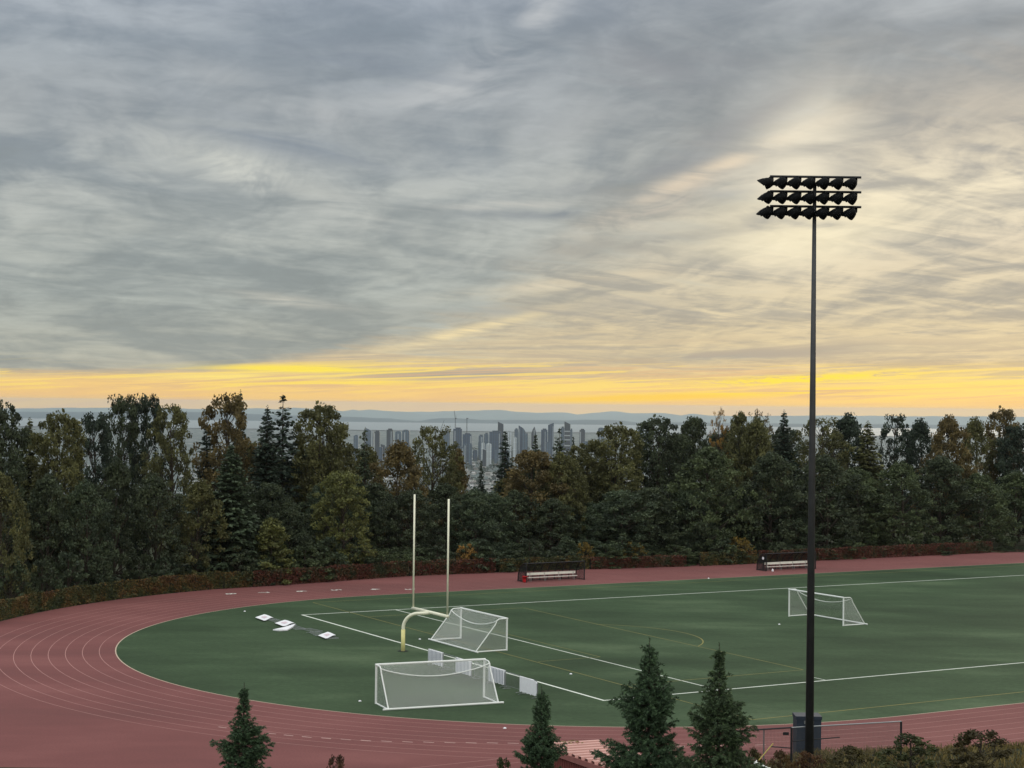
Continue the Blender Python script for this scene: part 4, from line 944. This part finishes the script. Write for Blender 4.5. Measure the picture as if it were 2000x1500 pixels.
# ------------------------------------------------------------------ dugouts and benches
def dugout(s0, e0, L_, lab, sign=False):
    o = W3(s0, e0); X = (W3(1,0)-W3(0,0)).normalized(); Y = -(W3(0,1)-W3(0,0)).normalized(); Z = Vector((0,0,1)); B = lambda x, y, z: X*x+Y*y+Z*z
    t = empty('team_dugout', o, lab, 'dugout', 'dugouts on the far side of the track'); D, H = 1.75, 2.0
    prof = [(.0,H),(.35,H-.02),(.8,H-.14),(1.2,H-.42),(1.5,H-.85),(1.68,H-1.3),(1.75,0)]
    n = 8
    for k in range(n+1):
        x = L_*k/n; MB().tube([B(x,y,z) for y, z in prof], .055 if 0 < k < n else .06, 6).build('rib', BLACK, t)
    for x in (0, L_):
        MB().tube([B(x,0,0), B(x,0,H)], .055, 8).build('front_post', BLACK, t)
        MB().tube([B(x,.03,.05), B(x,D,.05)], .04, 6).build('sill', BLACK, t)
        for i in range(len(prof)-1):
            pass
        net_panel('end_panel', B(x,.02,.08), B(x,D-.03,.08), B(x,1.2,H-.44), B(x,.02,H-.05), MESH, t, None, 6, 6)
    MB().tube([B(0,0,H), B(L_,0,H)], .05, 8).build('front_beam', BLACK, t); MB().tube([B(0,D,.05), B(L_,D,.05)], .04, 6).build('rear_beam', BLACK, t)
    vs = []; fs = []; uv = []
    for k in (0, 1):
        d = 0
        for i, (y, z) in enumerate(prof):
            if i: d += math.hypot(y-prof[i-1][0], z-prof[i-1][1])
            vs.append(tuple(B(L_*k, y+.03, z))); uv.append((L_*k, d))
    m_ = len(prof); fs = [(i, i+1, m_+i+1, m_+i) for i in range(m_-1)]
    me = bpy.data.meshes.new('mesh_back'); me.from_pydata(vs, [], fs); ul = me.uv_layers.new(name='UVMap')
    for l in me.loops: ul.data[l.index].uv = uv[l.vertex_index]
    me.materials.append(MESH); mobj('mesh_back', me, t)
    if sign:
        c = B(-.03, .55, 1.45); MB().tube([c, c-X*.03], .17, 18).build('sign_disc', CLOTH, t)
    return t
def bench(s0, e0, L_, lab):
    o = W3(s0, e0); X = (W3(1,0)-W3(0,0)).normalized(); Y = -(W3(0,1)-W3(0,0)).normalized(); Z = Vector((0,0,1)); ax = (X, Y, Z); B = lambda x, y, z: X*x+Y*y+Z*z
    t = empty('team_bench', o, lab, 'bench', 'white benches in the dugouts')
    MB().box(B(L_/2,.15,.44), (L_,.30,.05), ax).build('seat', BENCH, t)
    MB().box(B(L_/2-.05,.37,.80), (L_,.05,.26), ax).build('backrest', BENCH, t)
    for k in range(4):
        x = .35+(L_-.7)*k/3
        MB().tube([B(x,.05,0),B(x,.06,.415)], .03, 6).build('leg', STEEL, t); MB().tube([B(x,.30,0),B(x,.34,.9)], .03, 6).build('leg', STEEL, t)
        MB().box(B(x,.335,.6), (.07,.03,.34), ax).build('bracket', BENCH, t)
dugout(32.2, -15.8, 7.25, 'black mesh dugout with curved ribs left of centre, a red bin at its end')
bench(32.75, -16.25, 6.1, 'white slatted bench inside the dugout beside the red bin')
dugout(63.9, -15.5, 7.25, 'black mesh dugout at the right edge with a round white sign on its end', True)
bench(64.3, -15.95, 6.3, 'white bench inside the dugout at the right edge')
def bin_():
    c = onz(1025, 1137.6); t = empty('waste_bin', c, 'red plastic bin at the left end of the first dugout', 'bin'); n = 20
    rr = [(.20,0),(.25,.62),(.28,.62),(.28,.68),(.24,.68),(.22,.1)]; vs, fs = [], []
    for r, z in rr: vs += [(r*math.cos(a), r*math.sin(a), z) for a in np.linspace(0, 6.283, n+1)[:-1]]
    for j in range(len(rr)-1): fs += [(j*n+i, j*n+(i+1)%n, (j+1)*n+(i+1)%n, (j+1)*n+i) for i in range(n)]
    fs.append(tuple(range(n-1,-1,-1))); MB().raw(vs, fs).build('bin_body', REDP, t, True)
    MB().tube([(-.27,0,.6),(-.32,0,.5),(-.27,0,.4)], .015, 5).build('handle', REDP, t)
bin_()
def jug():
    c = onz(1509, 1116.5); vs = []; rr = [(.10,0),(.12,.04),(.12,.2),(.05,.29),(.045,.33)]; n = 14; fs = []
    for r, z in rr: vs += [(r*math.cos(a), r*math.sin(a), z) for a in np.linspace(0, 6.283, n+1)[:-1]]
    for j in range(len(rr)-1): fs += [(j*n+i, j*n+(i+1)%n, (j+1)*n+(i+1)%n, (j+1)*n+i) for i in range(n)]
    fs += [tuple(range(n-1,-1,-1)), tuple(range((len(rr)-1)*n, len(rr)*n))]; o = MB().raw(vs, fs).build('water_jug', CLOTH, smooth=True); o.location = c; tag(o, 'white jug on the red ground in front of the right hand bench', 'jug')
jug()
def markers():
    g = random.Random(3)
    for px, py, lab in ((820,1249,'flat white marker left of the second goal'),(703,1370,'white marker on the turf left of the nearest goal'),(1115,1317,'white marker right of the second goal, inside the end zone'),(1384,1130,'white marker at the far edge of the turf'),(1522,1220,'white marker below the goal at the right edge'),(478,1194.5,'tiny white marker far left by the bend of the track'),(986,1423,'tiny white marker lying on the near lanes')):
        c = onz(px, py); n = 14; rr = [(.10,0),(.095,.025),(.055,.06),(.04,.065)]; vs, fs = [], []
        for r, z in rr: vs += [(r*math.cos(a), r*math.sin(a), z) for a in np.linspace(0, 6.283, n+1)[:-1]]
        for j in range(len(rr)-1): fs += [(j*n+i, j*n+(i+1)%n, (j+1)*n+(i+1)%n, (j+1)*n+i) for i in range(n)]
        fs.append(tuple(range((len(rr)-1)*n, len(rr)*n))); o = MB().raw(vs, fs).build('marker_cone', CLOTH, smooth=True); o.location = (c.x, c.y, .013); tag(o, lab, 'marker', 'small white markers on the field')
markers()

# ------------------------------------------------------------------ floodlight mast
def mast():
    d = 76.0; b = at(1591, 385, d); zb = tz(b.x, d)-.3
    t = empty('floodlight_mast', (b.x, d, zb), 'tall floodlight mast with three rows of dark lamps against the sky', 'floodlight'); H = b.z-zb
    MB().tube([(0,0,0),(0,0,H*.6),(0,0,H+.5)], [.19,.14,.08], 14).build('pole', mat('dark_galvanised_pole', (.045,.047,.05,1), .5, .3, var=.2, scale=2), t, True)
    aim = Vector((-.60,.55,-.58)).normalized()
    for r_, (yb, yl) in enumerate(((344.5, 358), (373.5, 387), (402.5, 416.5))):
        arm0 = at(1504, yb, d)-t.location; arm1 = at(1682, yb+2.1, d)-t.location
        a = MB().tube([arm0, arm1], .055, 8).build('crossarm', BLACK, t)
        for k in range(7):
            ax_px = 1508+27.3*k
            if 3 <= k <= 3 and False: continue
            hang = at(ax_px, yb+k*.35+1.5, d)-t.location; dirv = aim.copy()
            if r_ == 0 and k == 0: dirv = Vector((-.90,.30,-.30)).normalized()
            lx = 1496+27.3*k-(2 if r_ == 2 else 0); cen = at(lx+2, yl+k*.35, d-.15)-t.location
            lamp(t, hang, cen, dirv)
def lamp(t, hang, cen, aim):
    n = 16; up = Vector((0,0,1)); sx = aim.cross(up).normalized(); uy = sx.cross(aim).normalized()
    rr = [(.02,-.30),(.12,-.28),(.20,-.19),(.245,-.06),(.26,.05),(.26,.10)]; vs, fs = [], []
    for r, z in rr: vs += [cen+aim*z+(sx*math.cos(a)+uy*math.sin(a))*r for a in np.linspace(0, 6.283, n+1)[:-1]]
    for j in range(len(rr)-1): fs += [(j*n+i, j*n+(i+1)%n, (j+1)*n+(i+1)%n, (j+1)*n+i) for i in range(n)]
    fs.append(tuple(range(n-1,-1,-1))); o = MB().raw(vs, fs).build('lamp_head', LAMPM, t, True)
    # visor: a half tube over the upper side, longer at the crown
    vs, fs = [], []; aa = np.linspace(-.35, math.pi+.35, 15)
    for a in aa:
        rim = (sx*math.cos(a)+uy*math.sin(a)); ln = .08+.22*max(0, math.sin(a))**.6
        vs += [cen+aim*.08+rim*.275, cen+aim*(.08+ln)+rim*.275*1.03, cen+aim*(.08+ln)+rim*.262*1.03, cen+aim*.08+rim*.258]
    for i in range(14):
        for j in range(4): fs.append((i*4+j, i*4+(j+1)%4, i*4+4+(j+1)%4, i*4+4+j))
    MB().raw(vs, fs).build('visor', LAMPM, o)
    MB().raw([cen+aim*.10+(sx*math.cos(a)+uy*math.sin(a))*.245 for a in np.linspace(0, 6.283, n+1)[:-1]], [tuple(range(n))]).build('glass', GLASSM, o)
    k = cen-aim*.20+uy*.16
    MB().tube([hang+Vector((0,0,-.02)), hang+Vector((0,0,-.16)), k], [.07,.08,.10], 8).build('bracket', LAMPM, o)
mast()

# ------------------------------------------------------------------ near side: shed, fence, box, guy guard
def shed():
    d = 75.0; fr = at(1165, 1444, d); zr = fr.z; X = Vector((SV[0], SV[1], 0)); E_ = Vector((EV[0], EV[1], 0)); Wd, Ln = 2.9, 6.5
    org = fr - X*Wd; zb = min(tz(org.x, org.y), tz(fr.x, fr.y), tz((org+E_*Ln).x, (org+E_*Ln).y))-.3
    t = empty('equipment_shed', (org.x, org.y, zb), 'small shed with a ribbed pinkish red roof between the spruces', 'shed'); h = zr-zb; h1 = h-.10
    B = lambda x, y, z: X*x+E_*y+Vector((0,0,z))
    RM = mat('rib_shadow_red_roof', lin(122,74,70), .55, var=.14, scale=1.3); WM = mat('red_plank_wall', lin(120,62,56), .8, var=.15, scale=2)  # roof sheet coloured darker to paint the shadow lines between the ribs
    mb = MB(); q = .12
    mb.raw([B(q,q,.0),B(Wd-q,q,0),B(Wd-q,Ln-q,0),B(q,Ln-q,0),B(q,q,h-.09),B(Wd-q,q,h1-.09),B(Wd-q,Ln-q,h1-.09),B(q,Ln-q,h-.09)], [(3,2,1,0),(4,5,6,7),(0,1,5,4),(1,2,6,5),(2,3,7,6),(3,0,4,7)])
    wl = mb.build('wall', WM, t)
    pk = MB()
    for k in range(int(Ln/.18)): pk.box(B(q-.012,q+.09+.18*k,h*.5-.06), (.02,.15,h-.12), (X,E_,Vector((0,0,1))))
    pk.build('planks', WM, wl)
    rf = MB(); rf.raw([B(0,0,h-.08),B(Wd,0,h1-.08),B(Wd,Ln,h1-.08),B(0,Ln,h-.08),B(0,0,h-.02),B(Wd,0,h1-.02),B(Wd,Ln,h1-.02),B(0,Ln,h-.02)], [(3,2,1,0),(4,5,6,7),(0,1,5,4),(1,2,6,5),(2,3,7,6),(3,0,4,7)])
    ro = rf.build('roof', RM, t)
    rb = MB(); n = int(Ln/.5)
    for k in range(n):
        y = .1+.5*k
        rb.raw([B(0,y,h-.02),B(Wd,y,h1-.02),B(Wd,y+.03,h1+.11),B(0,y+.03,h+.11),B(0,y+.24,h+.11),B(Wd,y+.24,h1+.11),B(Wd,y+.27,h1-.02),B(0,y+.27,h-.02)], [(0,1,2,3),(3,2,5,4),(4,5,6,7)])
    rb.build('roof_ribs', mat('pale_red_batten', lin(206,158,148), .6, var=.12, scale=1.1), ro)
    MB().box(B(-.03,Ln/2,h-.10), (.05,Ln+.1,.22), (X,E_,Vector((0,0,1)))).build('fascia', mat('fascia_board', lin(150,96,90), .7, var=.1), t)
    MB().box(B(Wd+.03,Ln/2,h1-.04), (.05,Ln+.1,.14), (X,E_,Vector((0,0,1)))).build('fascia', MATS['fascia_board'], t)
    # fallen twig and leaf litter on the roof
    g = np.random.default_rng(4); P = np.array([B(g.uniform(.3,1.8), abs(g.normal(0,.25)), h+.06) for _ in range(90)]); me = quads_mesh('leaf_litter', leaves(P, .16, g, .5, up=3), g.random(90), LEAF)
    o = mobj('leaf_litter', me, None, t.location, lin(130,112,84)); tag(o, 'dry leaves and twigs lying on the far edge of the shed roof', 'leaf litter', kind='stuff')
shed()
def near_fence():
    d = 76.0; c = at(1546, 1421, d); zb = tz(c.x, d); H = c.z-zb; l = at(1425, 1428.5, d+.5); r = at(1760, 1409, d+1)
    e = empty('pipe_fence', (c.x, d, zb), 'chain link fence with a dark pipe post and top rail at the lower right', 'fence'); o = e.location.copy()
    MB().tube([(0,0,-.4),(0,0,H)], .05, 10).build('post', BLACK, e)
    MB().tube([l-o, c-o], .035, 8).build('rail', BLACK, e); MB().tube([c-o, r-o], .028, 8).build('rail', STEEL, e)
    l2 = Vector((l.x, l.y, l.z-H+.05)); r2 = Vector((r.x, r.y, r.z-H+.05)); c0 = Vector((0,0,.05))
    ml = at(1492, 1424, d+.3)-o
    MB().tube([ml, Vector((ml.x, ml.y, ml.z-H-.2))], .03, 8).build('post', STEEL, e)
    MB().tube([Vector((0,0,.95)), (at(1505,1458,d+.2)-o)], .025, 6).build('rail', BLACK, e); MB().tube([Vector((0,0,1.25)), at(1640,1440,d+.6)-o], .025, 6).build('rail', BLACK, e)
    net_panel('wire_mesh', l2-o, c0, c-o, l-o, LINK, e); net_panel('wire_mesh', c0, r2-o, r-o, c-o, LINK, e)
    MB().tube([r2-o-Vector((0,0,.3)), r-o], .05, 8).build('post', BLACK, e)
    p = at(1535, 1433, d-.06)-o; MB().box(p, (.26,.02,.13)).build('tag_plate', BLACK, e)
near_fence()
def navy_box():
    d = 80.0; a = at(1555.5, 1440, d); zb = tz(a.x, d); top = at(1555.5, 1399, d).z; h = top-zb; L_ = 1.15
    t = empty('storage_box', (a.x, d, zb), 'dark navy storage box standing by the track at the right edge', 'box')
    MB().box((L_/2,.5,h*.46), (L_,1.0,h*.92)).build('body', NAVY, t)
    MB().box((L_/2,.5,h*.96), (L_+.06,1.06,h*.08)).build('lid', NAVY, t)
    for x in (.4, L_-.4): MB().box((x,-.02,h*.86), (.10,.04,.14)).build('latch', STEEL, t)
navy_box()
def guy():
    d = 68.0; a = at(1482, 1485, d); b = at(1510, 1452, d+.4); mb = MB().tube([Vector(), b-a], [.022,.02], 8)
    o = mb.build('guy_guard', mat('yellow_guard', lin(176,160,84), .5)); o.location = a
    tag(o, 'slanting yellow tube guard above the white fitting at the lower right', 'guy guard')
    w = at(1486, 1503, d-.6); zb = tz(w.x, w.y)
    t = empty('utility_fitting', (w.x, w.y, zb), 'cream white angular fitting on a short post at the foot of the picture', 'fitting'); h = w.z-zb
    MB().tube([(0,0,-.2),(0,0,h)], .06, 8).build('post', STEEL, t)
    MB().tube([(-.26,0,h+.24),(-.1,0,h+.16),(.12,0,h+.08),(.26,0,h+.04)], [.09,.11,.08,.06], 8).build('arm', WHITE, t)
    MB().tube([(-.22,0,h+.22),(-.16,.02,h+.36)], [.05,.02], 6).build('spike', WHITE, t)
    MB().tube([(.26,0,h+.04),(.34,0,h+.06),(.36,0,h-.1),(.35,0,h-.25)], .045, 8).build('elbow', WHITE, t)
    MB().box((.0,0,h-.05), (.28,.16,.22)).build('housing', mat('cream_plastic', lin(214,208,190), .5), t)
guy()

# ------------------------------------------------------------------ spruces in front
def near_spruce(seed, H=9.0, Wr=2.3, pw=.92):
    g = np.random.default_rng(seed); mb = MB(); mb.tube([(0,0,-.6),(0,0,H*.5),(0,0,H*.93),(0,0,H)], [.13,.08,.018,.008], 8, cap=False)
    V, T = [], []
    def brush(p0, p1, n, ln, wd):
        """needled shoot: n narrow blades set round the line p0-p1"""
        n = int(n*1.7); ln *= 1.25; wd *= 1.35; t = g.random(n); ax = (p1-p0); L_ = np.linalg.norm(ax)+1e-6; ax = ax/L_
        q = p0+(p1-p0)*t[:,None]; rd = g.normal(size=(n,3)); rd -= np.outer(rd@ax, ax); rd /= np.linalg.norm(rd,axis=1)[:,None]+1e-9
        n = len(t); dr = ax*.75+rd*.66; w = np.cross(dr, g.normal(size=(n,3))); w /= np.linalg.norm(w,axis=1)[:,None]+1e-9
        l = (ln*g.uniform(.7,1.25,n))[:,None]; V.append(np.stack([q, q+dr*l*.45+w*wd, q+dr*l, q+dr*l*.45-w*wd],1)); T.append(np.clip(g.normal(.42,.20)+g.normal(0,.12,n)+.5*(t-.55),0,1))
    z = .25
    while z < H*.95:
        h = z/H; r = Wr*(1-h)**pw*(1+.22*math.sin(z*2.3+seed))+.05
        nb = 5+int(6*(1-h)**.5); ph = g.uniform(0,6.28)
        for b in range(nb):
            th = ph+6.283*b/nb+g.normal(0,.22); L_ = r*g.uniform(.6,1.32)
            if h > .82: L_ *= g.uniform(.5,1.15)
            if g.random() < .05: L_ *= 1.35
            dr = np.array((math.cos(th),math.sin(th),0)); sd = np.array((-dr[1],dr[0],0)); zz = z+g.normal(0,.07)
            rise = (.55 if h > .75 else .15+.25*h)*L_; sagm = -.16*L_*(1-h)
            p0 = np.array((0,0,zz)); pm = p0+dr*L_*.55+np.array((0,0,sagm+rise*.25)); pt = p0+dr*L_+np.array((0,0,sagm*.6+rise))
            if L_ > .35: mb.tube([tuple(p0),tuple(pm),tuple(pt)], [.012+.008*L_,.012,.005], 4, cap=False)
            f = lambda t: (p0+(pm-p0)*(t/.55)) if t < .55 else (pm+(pt-pm)*((t-.55)/.45))
            nt_ = max(2, int(L_/.10)); brush(pm, pt, int(16+22*L_), .085, .010)
            for k in range(nt_):
                t = .15+.83*(k+g.random())/nt_; c = f(min(t,.99)); s_ = 1 if k % 2 else -1
                ll = (.34*L_*(1-t*.72)+.08)*g.uniform(.7,1.25); tip = c+dr*ll*.62+sd*s_*ll*.78+np.array((0,0,g.normal(-.10,.14)*ll-.03))
                brush(c, tip, int(9+46*ll), .085, .010)
                if ll > .25:
                    for j in (.45,.75):
                        c2 = c+(tip-c)*j; t2 = c2+dr*ll*.42+np.array((0,0,g.normal(-.12,.2)*ll)); brush(c2, t2, int(8+20*ll), .08, .010)
        z += (.22*(1-h)+.12)*g.uniform(.75,1.2)
    brush(np.array((0,0,H*.93)), np.array((0,0,H)), 30, .07, .008)
    for k in range(5):
        th = g.uniform(0,6.28); a = np.array((0,0,H*g.uniform(.90,.955))); brush(a, a+np.array((math.cos(th)*.14,math.sin(th)*.14,.15)), 18, .07, .009)
    return quads_mesh('crown', np.vstack(V), np.concatenate(T), NEEDLE), mesh_of(mb,'trunk',BARK), H
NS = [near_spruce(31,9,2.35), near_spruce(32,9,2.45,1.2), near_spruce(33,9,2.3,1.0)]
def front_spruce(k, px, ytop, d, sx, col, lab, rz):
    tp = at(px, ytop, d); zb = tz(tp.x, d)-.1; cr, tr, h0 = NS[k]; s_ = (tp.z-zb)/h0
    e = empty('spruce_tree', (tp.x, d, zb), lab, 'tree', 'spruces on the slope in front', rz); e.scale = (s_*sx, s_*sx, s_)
    mobj('crown', cr, e, color=col); mobj('trunk', tr, e)
cS = lin(74,95,72)
front_spruce(0, 1269, 1246, 60, 1.0, cS, 'tallest front spruce, left of the pair at the lower right', .3)
front_spruce(1, 1405, 1256, 58, 1.1, lin(78,95,70), 'front spruce with a sparse pointed top, right of the pair', 1.9)
front_spruce(2, 1058, 1338, 61, .92, cS, 'front spruce left of the shed, its tip crossing the smooth banner', 4.0)
front_spruce(1, 477, 1334, 59, 1.18, cS, 'front spruce at the lower left corner over the track', 2.7)

# low plants on the bank
def bank_plant(kind, px, py, d, w, col, lab):
    tp = at(px, py, d); zb = tz(tp.x, d)-.1; cr, tr, h0 = PR[kind]; e = empty('bank_shrub', (tp.x, d, zb), lab, 'shrub', 'shrubs on the bank in front', px*.37)
    r0 = crown_r(cr); s_ = (w/2/FPX*d)/r0; e.scale = (s_, s_, max(.15,(tp.z-zb)/h0))
    mobj('crown', cr, e, color=col); mobj('trunk', tr, e)
bank_plant('bush1', 655, 1482, 66, 60, lin(92,70,60), 'reddish brown shrub top at the foot of the picture')
bank_plant('bush1', 985, 1486, 66, 50, lin(70,80,50), 'green shrub tip left of the spruce by the shed')
bank_plant('bush1', 1474, 1468, 72, 56, lin(74,70,44), 'olive shrub against the front fence beside the spruce')
bank_plant('bush1', 1524, 1472, 72, 66, lin(84,68,46), 'brown shrub under the front fence rail')
bank_plant('bush2', 1582, 1470, 73, 70, lin(88,64,46), 'rusty shrub right of the dark fence post')
bank_plant('bush1', 1660, 1462, 72, 90, lin(74,70,44), 'olive shrub past the right side in front of the fence')
bank_plant('bush1', 1780, 1440, 72, 120, lin(66,72,46), 'green shrub past the right side on the bank')
bank_plant('bush1', 1920, 1430, 72, 140, lin(72,66,44), 'wide brown shrub past the right side on the bank')

# ------------------------------------------------------------------ haze
def haze():
    M = bpy.data.materials.new('haze'); M.use_nodes = True; nt = M.node_tree; nt.nodes.clear()
    v = nt.nodes.new('ShaderNodeVolumePrincipled'); v.inputs['Color'].default_value = (.84,.93,1.0,1); v.inputs['Density'].default_value = 2.5e-5; v.inputs['Anisotropy'].default_value = .5
    o = nt.nodes.new('ShaderNodeOutputMaterial'); nt.links.new(v.outputs[0], o.inputs['Volume'])
    mb = MB().box((0, 14500, -430), (140000, 31000, 926)); h = mb.build('haze', M); tag(h, 'pale evening haze over the plain', kind='stuff')
haze()

# rough grass on the near bank
def bank_grass():
    g = np.random.default_rng(17); n = 26000; x = g.uniform(6, 30, n); y = g.uniform(64, 92, n)
    q = np.c_[x, y]-A0; s_ = q@SV; e_ = q@EV; t = np.where(s_ < CS, np.hypot(s_-CS, e_-CE), np.abs(e_-CE))-ROUT
    k = t > 3.2; x, y = x[k], y[k]; n = len(x); z = terrain(x, y); h = g.uniform(.10,.38,n); th = g.uniform(0,6.28,n); w = np.c_[np.cos(th),np.sin(th),0*th]*.035; P = np.c_[x,y,z]; tip = P+np.c_[g.normal(0,.14,n),g.normal(0,.14,n),h]
    V = np.stack([P-w, P+w, tip+w*.3, tip-w*.3],1); me = quads_mesh('rough_grass', V, g.random(n), LEAF)
    tag(mobj('rough_grass', me, color=lin(104,94,60)), 'rough olive and straw grass on the near bank', kind='stuff')
bank_grass()
